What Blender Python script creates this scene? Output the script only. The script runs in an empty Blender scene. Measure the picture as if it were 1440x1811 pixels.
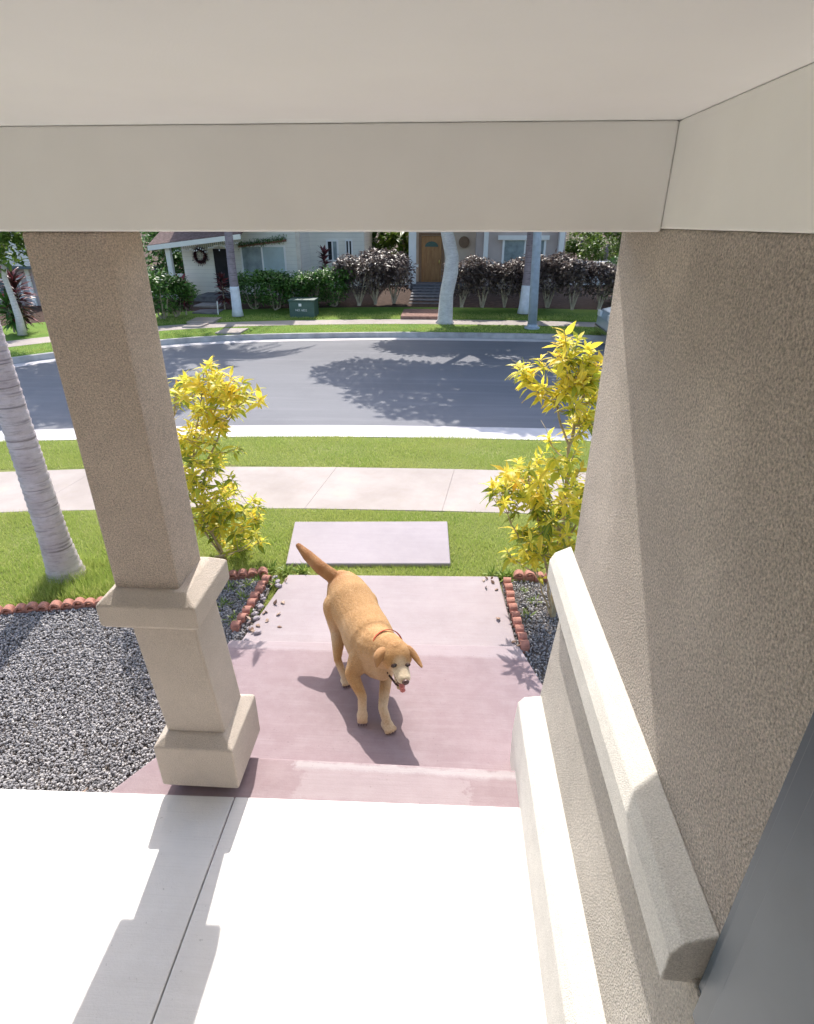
import bpy, bmesh, math, random
import numpy as np
from math import sin, cos, pi, radians, atan, sqrt
from mathutils import Vector, Matrix, Quaternion
random.seed(7); rng = np.random.default_rng(7)
S = bpy.context.scene; COL = S.collection

# ------------------------------------------------------------------ camera, world, sun
F, PITCH, CX, CY, HC = 1030.0, radians(26.5), 720.0, 905.5, 2.7
YAW = atan(70/(F/cos(PITCH)))
cam = bpy.data.cameras.new('camera'); co = bpy.data.objects.new('camera', cam); COL.objects.link(co)
cam.sensor_fit = 'HORIZONTAL'; cam.sensor_width = 36; cam.lens = 36*F/1440
cam.clip_start = .02; cam.clip_end = 2000
co.location = (0, 0, HC); co.rotation_euler = (pi/2-PITCH, 0, YAW)
S.camera = co
SUN_EL, SUN_AZ = radians(46), radians(-9)          # azimuth from +Y towards +X
w = bpy.data.worlds.new('World'); S.world = w; w.use_nodes = True
nt = w.node_tree; bg = nt.nodes['Background']
sk = nt.nodes.new('ShaderNodeTexSky'); sk.sky_type = 'NISHITA'; sk.sun_disc = False
sk.sun_elevation = SUN_EL; sk.sun_rotation = SUN_AZ; sk.dust_density = 2.0
nt.links.new(sk.outputs[0], bg.inputs[0]); bg.inputs[1].default_value = .15
sl = bpy.data.lights.new('sun', 'SUN'); sl.energy = 2.7; sl.angle = radians(.5); sl.color = (1, .95, .88)
so = bpy.data.objects.new('sun', sl); COL.objects.link(so)
sd = Vector((sin(SUN_AZ)*cos(SUN_EL), cos(SUN_AZ)*cos(SUN_EL), sin(SUN_EL)))
so.rotation_euler = sd.to_track_quat('Z', 'Y').to_euler()
S.view_settings.view_transform = 'Standard'; S.view_settings.look = 'None'
S.view_settings.exposure = 1.2; S.view_settings.gamma = 1; S.view_settings.use_curve_mapping = False
S.render.engine = 'CYCLES'; S.cycles.max_bounces = 8; S.cycles.diffuse_bounces = 5

# ------------------------------------------------------------------ measuring helpers
fw = Vector((-sin(YAW)*cos(PITCH), cos(YAW)*cos(PITCH), -sin(PITCH)))
rt = Vector((cos(YAW), sin(YAW), 0)); up = rt.cross(fw)
def ray(x, y): return fw*F + rt*(x-CX) - up*(y-CY)
def W(x, y, z): r = ray(x, y); return Vector((0, 0, HC)) + r*((z-HC)/r.z)      # photo point on a level
def A(x, y, Y): r = ray(x, y); return Vector((0, 0, HC)) + r*(Y/r.y)           # photo point at a distance

# ------------------------------------------------------------------ object helpers
def tag(o, label=None, cat=None, group=None, kind=None):
    if label: o['label'] = label
    if cat: o['category'] = cat
    if group: o['group'] = group
    if kind: o['kind'] = kind
    return o
def thing(name, label, cat, loc=(0, 0, 0), group=None):
    o = bpy.data.objects.new(name, None); o.empty_display_size = .1; COL.objects.link(o); o.location = loc
    return tag(o, label, cat, group)
def link(name, me, mat, parent=None):
    o = bpy.data.objects.new(name, me); COL.objects.link(o)
    if mat is not None:
        me.materials.clear(); me.materials.append(mat)
    if parent is not None:
        o.parent = parent
        p = Vector(parent.location); q = parent.parent
        while q is not None: p += Vector(q.location); q = q.parent
        me.transform(Matrix.Translation(-p))
    return o
def dup(o, parent=None, loc=None):
    c = o.copy(); COL.objects.link(c); c.parent = parent
    if loc is not None: c.location = loc
    for ch in list(o.children):
        dup(ch, c)
    return c
class MB:
    def __init__(s): s.v = []; s.f = []; s.smooth = False
    def add(s, vs, fs):
        n = len(s.v); s.v += [tuple(v) for v in vs]; s.f += [tuple(i+n for i in f) for f in fs]; return s
    def box(s, a, b, rot=0, M=None):
        x0, y0, z0 = a; x1, y1, z1 = b
        vs = [Vector(p) for p in ((x0,y0,z0),(x1,y0,z0),(x1,y1,z0),(x0,y1,z0),(x0,y0,z1),(x1,y0,z1),(x1,y1,z1),(x0,y1,z1))]
        if rot:
            c = sum(vs, Vector())/8; R = Matrix.Rotation(rot, 3, 'Z'); vs = [R@(v-c)+c for v in vs]
        if M is not None: vs = [M@v for v in vs]
        return s.add(vs, [(0,3,2,1),(4,5,6,7),(0,1,5,4),(1,2,6,5),(2,3,7,6),(3,0,4,7)])
    def prism(s, poly, z0, z1):          # poly counter-clockwise in XY; z1 may be a list
        n = len(poly)
        vs = [(p[0], p[1], z0) for p in poly] + [(p[0], p[1], z1) for p in poly]
        fs = [tuple(range(n-1, -1, -1)), tuple(range(n, 2*n))] + [(i, (i+1) % n, n+(i+1) % n, n+i) for i in range(n)]
        return s.add(vs, fs)
    def extr(s, prof, y0, y1, axis='Y'):  # profile (a,z) extruded along an axis
        n = len(prof)
        g = (lambda a, z, t: (a, t, z)) if axis == 'Y' else (lambda a, z, t: (t, a, z))
        vs = [g(a, z, y0) for a, z in prof] + [g(a, z, y1) for a, z in prof]
        return s.add(vs, [tuple(range(n)), tuple(range(2*n-1, n-1, -1))] + [(i, n+i, n+(i+1) % n, (i+1) % n) for i in range(n)])
    def tube(s, pts, rad, n=8, cap=True):
        pts = [Vector(p) for p in pts]; m = len(pts)
        if not hasattr(rad, '__len__'): rad = [rad]*m
        base = len(s.v); ref = None
        for i, p in enumerate(pts):
            t = (pts[min(i+1, m-1)]-pts[max(i-1, 0)]).normalized()
            if ref is None: ref = t.orthogonal().normalized()
            ref = (ref - t*ref.dot(t)).normalized(); b = t.cross(ref)
            for k in range(n):
                a = 2*pi*k/n; q = p + (ref*cos(a)+b*sin(a))*rad[i]; s.v.append(tuple(q))
        for i in range(m-1):
            for k in range(n):
                a = base+i*n+k; b_ = base+i*n+(k+1) % n; s.f.append((a, b_, b_+n, a+n))
        if cap:
            s.f.append(tuple(base+k for k in range(n-1, -1, -1))); s.f.append(tuple(base+(m-1)*n+k for k in range(n)))
        return s
    def lathe(s, c, prof, n=20):         # prof (r,z)
        base = len(s.v); m = len(prof)
        for r, z in prof:
            for k in range(n): s.v.append((c[0]+r*cos(2*pi*k/n), c[1]+r*sin(2*pi*k/n), c[2]+z))
        for i in range(m-1):
            for k in range(n):
                a = base+i*n+k; b_ = base+i*n+(k+1) % n; s.f.append((a, b_, b_+n, a+n))
        s.f.append(tuple(base+k for k in range(n-1, -1, -1))); s.f.append(tuple(base+(m-1)*n+k for k in range(n)))
        return s
    def ell(s, c, r, n=14, m=9, M=None):
        prof = []
        c = Vector(c); base = len(s.v)
        if not hasattr(r, '__len__'): r = (r, r, r)
        for i in range(m+1):
            t = pi*i/m
            for k in range(n):
                a = 2*pi*k/n; q = Vector((r[0]*sin(t)*cos(a), r[1]*sin(t)*sin(a), -r[2]*cos(t)))
                if M is not None: q = M@q
                s.v.append(tuple(c+q))
        for i in range(m):
            for k in range(n):
                a = base+i*n+k; b_ = base+i*n+(k+1) % n; s.f.append((a, b_, b_+n, a+n))
        return s
    def mesh(s, name):
        me = bpy.data.meshes.new(name); me.from_pydata(s.v, [], s.f); me.validate()
        if s.smooth: me.polygons.foreach_set('use_smooth', [True]*len(me.polygons))
        return me
    def build(s, name, mat, parent=None, bevel=0, smooth=False):
        s.smooth = smooth
        o = link(name, s.mesh(name), mat, parent)
        if bevel:
            b = o.modifiers.new('bevel', 'BEVEL'); b.width = bevel; b.segments = 3; b.limit_method = 'ANGLE'; b.angle_limit = radians(30)
        return o
def npmesh(name, V, Fc, attrs=None, smooth=False):
    """V (n,3), Fc (m,k) index array, attrs dict name->per-vertex float array"""
    me = bpy.data.meshes.new(name); V = np.asarray(V, np.float32); Fc = np.asarray(Fc, np.int32)
    m, k = Fc.shape
    me.vertices.add(len(V)); me.vertices.foreach_set('co', V.ravel())
    me.loops.add(m*k); me.loops.foreach_set('vertex_index', Fc.ravel())
    me.polygons.add(m); me.polygons.foreach_set('loop_start', np.arange(0, m*k, k, dtype=np.int32))
    if smooth: me.polygons.foreach_set('use_smooth', np.ones(m, bool))
    me.update(calc_edges=True)
    for a, d in (attrs or {}).items():
        at = me.attributes.new(a, 'FLOAT', 'POINT'); at.data.foreach_set('value', np.asarray(d, np.float32))
    return me

# ------------------------------------------------------------------ materials
class Mat:
    def __init__(s, name, rough=.8, spec=.3):
        s.m = bpy.data.materials.new(name); s.m.use_nodes = True; s.t = s.m.node_tree; s.p = s.t.nodes['Principled BSDF']
        s.p.inputs['Roughness'].default_value = rough; s.p.inputs['Specular IOR Level'].default_value = spec
        s.co = s.n('ShaderNodeTexCoord').outputs['Object']; s.h = None
    def n(s, t, **k):
        x = s.t.nodes.new(t)
        for a, b in k.items(): setattr(x, a, b)
        return x
    def L(s, a, b): s.t.links.new(a, b)
    def noise(s, scale, det=4, rough=.55, vec=None, dist=0):
        x = s.n('ShaderNodeTexNoise'); x.inputs['Scale'].default_value = scale; x.inputs['Detail'].default_value = det
        x.inputs['Roughness'].default_value = rough; x.inputs['Distortion'].default_value = dist
        s.L(vec or s.co, x.inputs['Vector']); return x.outputs['Fac']
    def mapping(s, sc=(1, 1, 1), rot=(0, 0, 0)):
        x = s.n('ShaderNodeMapping'); x.inputs['Scale'].default_value = sc; x.inputs['Rotation'].default_value = rot
        s.L(s.co, x.inputs['Vector']); return x.outputs[0]
    def attr(s, name):
        x = s.n('ShaderNodeAttribute', attribute_name=name); return x.outputs['Fac']
    def ramp(s, fac, stops):
        x = s.n('ShaderNodeValToRGB'); e = x.color_ramp.elements
        while len(e) < len(stops): e.new(.5)
        for i, (p, c) in enumerate(stops):
            e[i].position = p; e[i].color = (c[0], c[1], c[2], 1) if hasattr(c, '__len__') else (c, c, c, 1)
        s.L(fac, x.inputs[0]); return x.outputs[0]
    def mix(s, fac, a, b, mode='MIX'):
        x = s.n('ShaderNodeMix', data_type='RGBA', blend_type=mode)
        for v, i in ((fac, 0), (a, 6), (b, 7)):
            if isinstance(v, (int, float)): x.inputs[i].default_value = v
            elif hasattr(v, '__len__'): x.inputs[i].default_value = (*v[:3], 1)
            else: s.L(v, x.inputs[i])
        return x.outputs[2]
    def color(s, c):
        if hasattr(c, '__len__'): s.p.inputs['Base Color'].default_value = (*c[:3], 1)
        else: s.L(c, s.p.inputs['Base Color'])
        return s
    def bump(s, h, strength=.5, dist=.01):
        b = s.n('ShaderNodeBump'); b.inputs['Strength'].default_value = strength; b.inputs['Distance'].default_value = dist
        s.L(h, b.inputs['Height'])
        if s.h is not None: s.L(s.h, b.inputs['Normal'])
        s.h = b.outputs[0]; s.L(s.h, s.p.inputs['Normal']); return s

def flat(name, c, rough=.6, spec=.3, var=.12, scale=6, bump=0, bscale=60, metal=0):
    m = Mat(name, rough, spec); f = m.noise(scale, 5)
    m.color(m.ramp(f, [(.3, [x*(1-var) for x in c]), (.7, [min(1, x*(1+var)) for x in c])]))
    if bump: m.bump(m.noise(bscale, 3), bump, .005)
    m.p.inputs['Metallic'].default_value = metal
    return m.m
def stucco(name, c, size=130, strength=.8, dist=.006, pits=.5, grain=.5):
    m = Mat(name, .95, .1)
    big = m.noise(1.7, 4); mid = m.noise(9, 4); vg = m.n('ShaderNodeTexVoronoi', feature='SMOOTH_F1'); vg.inputs['Scale'].default_value = size*1.15; vg.inputs['Smoothness'].default_value = .35; m.L(m.co, vg.inputs['Vector']); fine = m.mix(.5, m.noise(size*1.2, 5, .75), vg.outputs['Distance'])
    col = m.ramp(big, [(.3, [x*.95 for x in c]), (.7, [x*1.04 for x in c])])
    col = m.mix(.3, col, m.ramp(mid, [(.3, [x*.82 for x in c]), (.7, [x*1.12 for x in c])]))
    v = m.n('ShaderNodeTexVoronoi'); v.inputs['Scale'].default_value = size*.42; m.L(m.co, v.inputs['Vector'])
    pit = m.ramp(m.noise(size*.55, 2, .5), [(.30, 1), (.36, 0)])
    col = m.mix(m.ramp(m.noise(size*.9, 2, .5), [(.29, pits), (.37, 0)]), col, [x*.45 for x in c])
    col = m.mix(grain, col, m.mix(1.0, col, m.ramp(m.noise(size*1.1, 3, .7), [(.36, .45), (.5, 1.0), (.64, 1.5)]), 'MULTIPLY'))
    m.color(col)
    patch = m.ramp(m.noise(2.3, 3), [(.36, .65), (.55, 1)])
    h = m.mix(1.0, fine, patch, 'MULTIPLY')
    m.bump(h, strength, dist); m.bump(m.noise(14, 4), .25, .01)
    return m.m
M_stucco = stucco('stucco_column', (.66, .55, .465), 150, 1.0, .018, .5, .55)
M_stucco_wall = stucco('stucco_wall', (.76, .675, .60), 120, 1.0, .04, .4, .6)
M_stucco_low = stucco('stucco_wall_lower', (.74, .685, .61), 130, 1.0, .03, .3, .4)
M_trim = stucco('stucco_trim', (.53, .46, .395), 190, .8, .006, .3, .25)
M_ledge = stucco('stucco_ledge', (.68, .65, .60), 190, .8, .006, .25, .3)
M_white = flat('white_paint', (.87, .865, .85), .6, .3, .03, 3)
M_ceiling = flat('white_ceiling', (.90, .895, .885), .8, .2, .015, 3, .1, 200)

def paint_concrete(name, c, worn=.25, wornc=(.66, .60, .60), bands=()):
    m = Mat(name, .75, .25)
    a = m.noise(1.1, 5, .6); b = m.noise(8, 6, .7); st = m.noise(5, 6, .7, m.mapping((.25, 2.2, 1)))
    col = m.ramp(a, [(.3, [x*.90 for x in c]), (.7, [x*1.08 for x in c])])
    col = m.mix(m.ramp(b, [(.4, 0), (.8, .35)]), col, wornc)
    col = m.mix(m.ramp(st, [(.5, 0), (.8, worn)]), col, wornc)
    sx = m.n('ShaderNodeSeparateXYZ'); m.L(m.co, sx.inputs[0])
    for (y0, y1, x0, x1, amt, bc) in bands:          # paint worn away along a step edge, ragged outline
        def edge(src, lo, hi, soft, nz):
            ad = m.n('ShaderNodeMath', operation='MULTIPLY_ADD'); m.L(m.noise(nz, 5, .75), ad.inputs[0]); ad.inputs[1].default_value = soft; m.L(src, ad.inputs[2])
            mr = m.n('ShaderNodeMapRange'); m.L(ad.outputs[0], mr.inputs[0]); h = soft*.5
            mr.inputs[1].default_value = lo+h; mr.inputs[2].default_value = lo+h+.035
            mr2 = m.n('ShaderNodeMapRange'); m.L(ad.outputs[0], mr2.inputs[0]); mr2.inputs[1].default_value = hi+h; mr2.inputs[2].default_value = hi+h-.02
            mu = m.n('ShaderNodeMath', operation='MULTIPLY'); m.L(mr.outputs[0], mu.inputs[0]); m.L(mr2.outputs[0], mu.inputs[1]); return mu.outputs[0]
        k1 = edge(sx.outputs[1], y0, y1, .07, 9); k2 = edge(sx.outputs[0], x0, x1, .5, 3)
        mu = m.n('ShaderNodeMath', operation='MULTIPLY'); m.L(k1, mu.inputs[0]); m.L(k2, mu.inputs[1])
        mv = m.n('ShaderNodeMath', operation='MULTIPLY'); m.L(mu.outputs[0], mv.inputs[0]); mv.inputs[1].default_value = amt
        col = m.mix(mv.outputs[0], col, bc)
    col = m.mix(m.ramp(m.noise(60, 2), [(.24, .5), (.29, 0)]), col, [x*.5 for x in c])
    lines = m.noise(3, 6, .8, m.mapping((.4, 30, 1)))
    col = m.mix(m.ramp(lines, [(.36, .25), (.5, 0)]), col, [x*.8 for x in c])
    m.color(col); m.bump(m.noise(90, 4, .7), .35, .004); m.bump(lines, .25, .004); m.bump(m.noise(3, 4), .2, .01)
    return m.m
WORN = (.50, .48, .485)
M_mid = paint_concrete('mauve_concrete_mid', (.28, .205, .22), .4, (.41, .345, .355), ((3.33, 3.6, -3, 3, .45, (.44, .38, .395)), (2.185, 2.262, -.75, .55, .5, WORN), (2.0, 2.20, -.7, .2, .35, (.42, .37, .38))))
M_low = paint_concrete('mauve_concrete_low', (.345, .285, .295), .3, (.44, .395, .40), ())
M_stone = paint_concrete('stepping_slab', (.34, .295, .315), .3, (.42, .37, .385))
M_porch = paint_concrete('pale_porch_concrete', (.74, .72, .70), .3, (.82, .81, .80))
def walkmat():
    m = Mat('sidewalk_concrete', .85, .2)
    col = m.ramp(m.noise(1.2, 6, .6), [(.3, (.34, .29, .26)), (.6, (.43, .375, .345)), (.8, (.50, .44, .35))])
    col = m.mix(m.ramp(m.noise(7, 6, .7), [(.5, 0), (.8, .4)]), col, (.36, .30, .24))
    col = m.mix(m.ramp(m.noise(80, 2), [(.3, .4), (.4, 0)]), col, (.3, .26, .24))
    m.color(col); m.bump(m.noise(70, 4), .3, .004); return m.m
M_walk = walkmat()
M_kerb = flat('kerb_concrete', (.42, .40, .39), .85, .2, .25, 3, .3, 40)
M_gutter = flat('gutter_concrete', (.60, .56, .55), .85, .2, .12, 2, .3, 60)
def asphalt():
    m = Mat('asphalt', .8, .25)
    a = m.noise(.35, 5, .6, m.mapping((.35, 1, 1))); b = m.noise(140, 2)
    col = m.ramp(a, [(.3, (.185, .185, .20)), (.7, (.245, .245, .26))])
    col = m.mix(m.ramp(b, [(.4, .35), (.7, 0)]), col, (.06, .06, .07))
    col = m.mix(m.ramp(m.noise(1.5, 6, .7, m.mapping((.15, 2.5, 1))), [(.5, 0), (.8, .35)]), col, (.34, .325, .335))
    col = m.mix(m.ramp(m.noise(.8, 5, .7), [(.3, .4), (.5, 0)]), col, (.14, .14, .155))
    m.color(col); m.bump(b, .35, .004); return m.m
M_asphalt = asphalt()
def soilmat(name, c):
    m = Mat(name, .95, .1); m.color(m.ramp(m.noise(6, 6, .7), [(.3, [x*.5 for x in c]), (.7, [x*1.4 for x in c])]))
    m.bump(m.noise(25, 5, .7), .8, .03); return m.m
M_soil = soilmat('mulch_soil', (.085, .055, .042)); M_dirt = soilmat('gravel_bed_soil', (.16, .14, .13))
def lawnmat(name, c1, c2, c3):
    m = Mat(name, .9, .15)
    col = m.ramp(m.noise(1.1, 5, .6), [(.3, c1), (.55, c2), (.75, c3)])
    col = m.mix(m.ramp(m.noise(70, 3, .7), [(.35, .55), (.6, 0)]), col, [x*.35 for x in c1])
    m.color(col); m.bump(m.noise(90, 4, .8), 1, .02); return m.m
M_lawn = lawnmat('lawn_base', (.22, .27, .07), (.32, .36, .11), (.42, .41, .16))
M_farlawn = lawnmat('far_lawn', (.14, .26, .04), (.20, .32, .05), (.28, .36, .08))
def blademat():
    m = Mat('grass_blades', .6, .25); r = m.attr('rnd')
    col = m.ramp(r, [(0, (.20, .30, .06)), (.45, (.36, .47, .10)), (.8, (.50, .56, .17)), (1, (.68, .62, .32))])
    tint = m.ramp(m.noise(.9, 4), [(.35, 0), (.7, .6)])
    col = m.mix(tint, col, (.58, .58, .20)); m.color(col)
    m.p.inputs['Subsurface Weight'].default_value = 0
    tr = m.n('ShaderNodeBsdfTranslucent'); m.L(col, tr.inputs[0]); mx = m.n('ShaderNodeMixShader'); mx.inputs[0].default_value = .4
    out = m.t.nodes['Material Output']; m.L(m.p.outputs[0], mx.inputs[1]); m.L(tr.outputs[0], mx.inputs[2]); m.L(mx.outputs[0], out.inputs[0])
    return m.m
M_blade = blademat()
def leafmat(name, stops, trans=.45, edge=None, rough=.45):
    m = Mat(name, rough, .35); r = m.attr('rnd')
    col = m.ramp(r, stops)
    if edge: col = m.mix(m.ramp(m.attr('mid'), [(.25, 0), (.8, edge[1])]), col, edge[0])
    m.color(col); tr = m.n('ShaderNodeBsdfTranslucent'); m.L(col, tr.inputs[0]); mx = m.n('ShaderNodeMixShader'); mx.inputs[0].default_value = trans
    out = m.t.nodes['Material Output']; m.L(m.p.outputs[0], mx.inputs[1]); m.L(tr.outputs[0], mx.inputs[2]); m.L(mx.outputs[0], out.inputs[0])
    return m.m
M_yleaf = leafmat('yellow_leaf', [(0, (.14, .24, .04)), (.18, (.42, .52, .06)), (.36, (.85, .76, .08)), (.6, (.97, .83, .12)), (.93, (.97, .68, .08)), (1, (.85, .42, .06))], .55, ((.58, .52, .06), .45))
M_gleaf = leafmat('green_hedge_leaf', [(0, (.03, .07, .015)), (.5, (.08, .19, .04)), (1, (.20, .36, .08))], .3)
M_pleaf = leafmat('purple_leaf', [(0, (.065, .05, .05)), (.5, (.14, .105, .10)), (.85, (.27, .21, .185)), (1, (.42, .34, .27))], .2)
M_rleaf = leafmat('red_leaf', [(0, (.03, .02, .02)), (.6, (.12, .03, .035)), (1, (.28, .06, .07))], .2)
M_tleaf = leafmat('tree_leaf', [(0, (.04, .09, .015)), (.5, (.10, .18, .03)), (1, (.25, .33, .06))], .35)
M_weed = leafmat('weed_leaf', [(0, (.12, .22, .03)), (1, (.40, .48, .12))], .35)
M_dry = leafmat('dry_leaf', [(0, (.12, .07, .05)), (.5, (.28, .17, .12)), (1, (.5, .38, .3))], .1, rough=.8)
M_twig = flat('bush_stem', (.42, .33, .20), .8, .2, .3, 20)
M_twig2 = flat('hedge_stem', (.42, .36, .28), .9, .1, .3, 8)
def barkmat(name, c1, c2, ring=.75):
    m = Mat(name, .9, .15); v = m.mapping((1, 1, .25))
    col = m.ramp(m.noise(3.5, 6, .65), [(.3, c1), (.7, c2)])
    col = m.mix(m.ramp(m.noise(16, 5, .7, m.mapping((.5, .5, 3))), [(.5, 0), (.72, .55)]), col, [x*.45 for x in c1])
    rg_ = m.noise(2.6, 4, .7, m.mapping((.35, .35, 7)))
    col = m.mix(m.ramp(rg_, [(.37, ring), (.45, 0)]), col, [x*.4 for x in c1])
    m.color(col); m.bump(m.noise(22, 5, .7, m.mapping((.6, .6, 3))), .6, .02); return m.m
M_palm = barkmat('palm_bark', (.46, .39, .41), (.72, .66, .69)); M_pale = barkmat('pale_bark', (.52, .49, .50), (.74, .71, .70), .15)
M_dkbark = barkmat('dark_bark', (.24, .20, .24), (.36, .31, .35))
def gravelmat():
    m = Mat('gravel', .8, .25); r = m.attr('rnd')
    col = m.ramp(r, [(0, (.12, .12, .13)), (.3, (.27, .265, .28)), (.6, (.42, .40, .41)), (.85, (.56, .53, .51)), (1, (.72, .68, .64))])
    m.color(m.mix(.25, col, m.ramp(m.noise(60, 3), [(.3, (.15, .15, .15)), (.7, (.6, .57, .56))]))); return m.m
M_gravel = gravelmat()
M_brick = flat('terracotta', (.42, .20, .155), .85, .2, .35, 14, .4, 60)
M_slate = flat('slate_grey_paint', (.07, .095, .12), .4, .4, .1, 4)
M_siding = None
def sidingmat(name, c, pitch=.16):
    m = Mat(name, .7, .25)
    w_ = m.n('ShaderNodeTexWave', wave_type='BANDS', bands_direction='Z', wave_profile='SAW'); w_.inputs['Scale'].default_value = 1/pitch*.314/1.0
    m.L(m.co, w_.inputs['Vector'])
    col = m.mix(m.ramp(w_.outputs['Fac'], [(.0, .55), (.1, 0)]), m.ramp(m.noise(1.5, 4), [(.3, [x*.94 for x in c]), (.7, [x*1.05 for x in c])]), [x*.5 for x in c])
    m.color(col); m.bump(w_.outputs['Fac'], .6, .02); return m.m
M_siding = sidingmat('cream_siding', (.86, .83, .75)); M_tan = flat('tan_wall', (.60, .48, .38), .85, .15, .08, 3, .2, 50)
M_greywall = flat('mauve_wall', (.46, .39, .40), .85, .15, .08, 3)
M_shingle = flat('roof_shingle', (.16, .11, .10), .9, .1, .35, 9, .6, 20); M_roofblue = flat('grey_roof', (.13, .16, .18), .9, .1, .25, 6)
M_wood = None
def woodmat():
    m = Mat('door_wood', .45, .4); f = m.noise(4, 5, .6, m.mapping((6, 6, .5)))
    m.color(m.ramp(f, [(.3, (.26, .12, .045)), (.7, (.42, .22, .085))])); return m.m
M_wood = woodmat()
def glassmat():
    m = Mat('window_glass', .08, .6); m.color(m.ramp(m.noise(.8, 3), [(.35, (.06, .09, .11)), (.7, (.16, .21, .23))])); return m.m
M_glass = glassmat(); M_curtain = flat('window_curtain', (.28, .33, .34), .7, .2, .3, 3)
M_dark = flat('dark_opening', (.03, .028, .03), .8, .2, .2, 5); M_grey = flat('galvanised_pole', (.40, .46, .55), .45, .4, .15, 6)
M_green = flat('green_utility_paint', (.07, .12, .10), .5, .3, .15, 4); M_sign = flat('white_sticker', (.75, .75, .73), .5)
M_step = flat('dark_step_stone', (.16, .155, .16), .85, .2, .3, 6, .3, 30); M_brickwalk = flat('brick_walk', (.28, .17, .14), .9, .1, .3, 8, .4, 30)
M_carpaint = flat('silver_blue_paint', (.42, .50, .55), .3, .6, .03, 2, metal=.3); M_rubber = flat('rubber', (.02, .02, .02), .8); M_chrome = flat('chrome', (.6, .6, .6), .2, .5, .03, 2, metal=1)

# ------------------------------------------------------------------ ground and paving
MB().add([(-400, -200, -.62), (400, -200, -.62), (400, 700, -.62), (-400, 700, -.62)], [(0, 1, 2, 3)]).build('ground', M_soil)
tag(bpy.data.objects['ground'], kind='structure')
rd = MB().add([(-60, 5, -.5), (60, 5, -.5), (60, 24, -.5), (-60, 24, -.5)], [(0, 1, 2, 3)]).build('road', M_asphalt); tag(rd, kind='structure')
def smooth_line(P, n=2):
    P = [Vector((p[0], p[1], 0)) for p in P]
    for _ in range(n):
        Q = [P[0]]
        for a, b in zip(P[:-1], P[1:]): Q += [a*.75+b*.25, a*.25+b*.75]
        P = Q+[P[-1]]
    return P
def offset(P, d):
    out = []
    for i, p in enumerate(P):
        t = (P[min(i+1, len(P)-1)]-P[max(i-1, 0)]).normalized(); nrm = Vector((-t.y, t.x, 0)); out.append(p+nrm*d)
    return out
def band(P, prof, name, mat, uneven=0):
    """strip swept along P with profile [(d,z),...]"""
    mb = MB(); m = len(prof)
    rows = [offset(P, d) for d, z in prof]
    for i in range(len(P)):
        for j, (d, z) in enumerate(prof): mb.v.append((rows[j][i].x, rows[j][i].y, z))
    for i in range(len(P)-1):
        for j in range(m-1): a = i*m+j; mb.f.append((a, a+m, a+m+1, a+1))
    o = mb.build(name, mat); tag(o, kind='structure'); return o
far = smooth_line([(-20, -2), (-15.5, 6), (-12.6, 11.3), (-10.7, 14.2), (-10.15, 14.8), (-8.2, 16.85), (-5.8, 17.85), (-2.2, 18.40), (-.8, 18.48), (2.8, 18.42), (4.8, 18.2), (9, 17.4), (14, 15.6), (20, 12), (26, 6)])
far = list(reversed(far)); # normals must point away from the road
far = list(reversed(far))
band(far, [(-.45, -.494), (-.01, -.494)], 'far_gutter', M_gutter)
band(far, [(0, -.52), (.015, -.37), (.03, -.355), (.16, -.355)], 'far_kerb', M_kerb)
band(far, [(.16, -.357), (.9, -.335), (1.55, -.335)], 'far_verge', M_farlawn)
band(far, [(1.55, -.330), (2.55, -.325)], 'far_sidewalk', M_walk)
band(far, [(2.55, -.333), (3.8, -.28), (4.75, -.20)], 'far_lawn', M_farlawn)
band(far, [(4.75, -.21), (7, -.06), (10, .0), (60, .3)], 'garden_soil', M_soil)
near = smooth_line([(30, 7.6), (12, 8.6), (6, 8.72), (0, 8.8), (-3, 8.68), (-6.86, 8.22), (-11, 7.3), (-30, 2)])
band(near, [(-1.0, -.494), (-.36, -.49)], 'near_gutter', M_gutter)
band(near, [(-.36, -.52), (-.345, -.38), (-.33, -.365), (0, -.36)], 'near_kerb', M_gutter)
band(near, [(0, -.37), (.3, -.345), (1.38, -.345)], 'near_verge', M_lawn)
MB().add([(-30, 4.4, -.352), (30, 4.4, -.352), (30, 7.9, -.352), (-30, 7.9, -.352)], [(0, 1, 2, 3)]).build('lawn_underlay', M_walk); tag(bpy.data.objects['lawn_underlay'], kind='structure')
sw = smooth_line([(30, 7.0), (6, 7.33), (0.6, 7.42), (-1, 7.40), (-3, 7.33), (-6, 6.98), (-30, 2.5)])
def sidewalk():
    mb = MB(); P = sw; Q = offset(sw, 1.30)
    for a, b, c, d in zip(P[:-1], P[1:], Q[:-1], Q[1:]):
        pass
    n = 0; L = 0
    # slabs with joints
    pts = []
    xs = np.arange(-16, 16, 1.62)
    def yl(P, x):
        for a, b in zip(P[:-1], P[1:]):
            if (a.x-x)*(b.x-x) <= 0 and a.x != b.x: return a.y+(b.y-a.y)*(x-a.x)/(b.x-a.x)
        return P[-1].y
    for x in xs:
        x0, x1 = x+.001, x+1.619; dx = .16
        mb.prism([(x0-dx, yl(Q, x0-dx)), (x1-dx, yl(Q, x1-dx)), (x1, yl(P, x1)), (x0, yl(P, x0))], -.40, -.325)
    o = mb.build('near_sidewalk', M_walk, bevel=.003); tag(o, kind='structure')
sidewalk()
lawn = MB().add([(-30, -2, -.335), (-1.6, -2, -.335), (-1.6, 4.55, -.335), (.6, 4.66, -.335), (.6, 2, -.335), (30, 2, -.335), (30, 6.0, -.335), (-30, 6.0, -.335)], [(0, 1, 2, 3, 4, 5, 6, 7)])
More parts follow.
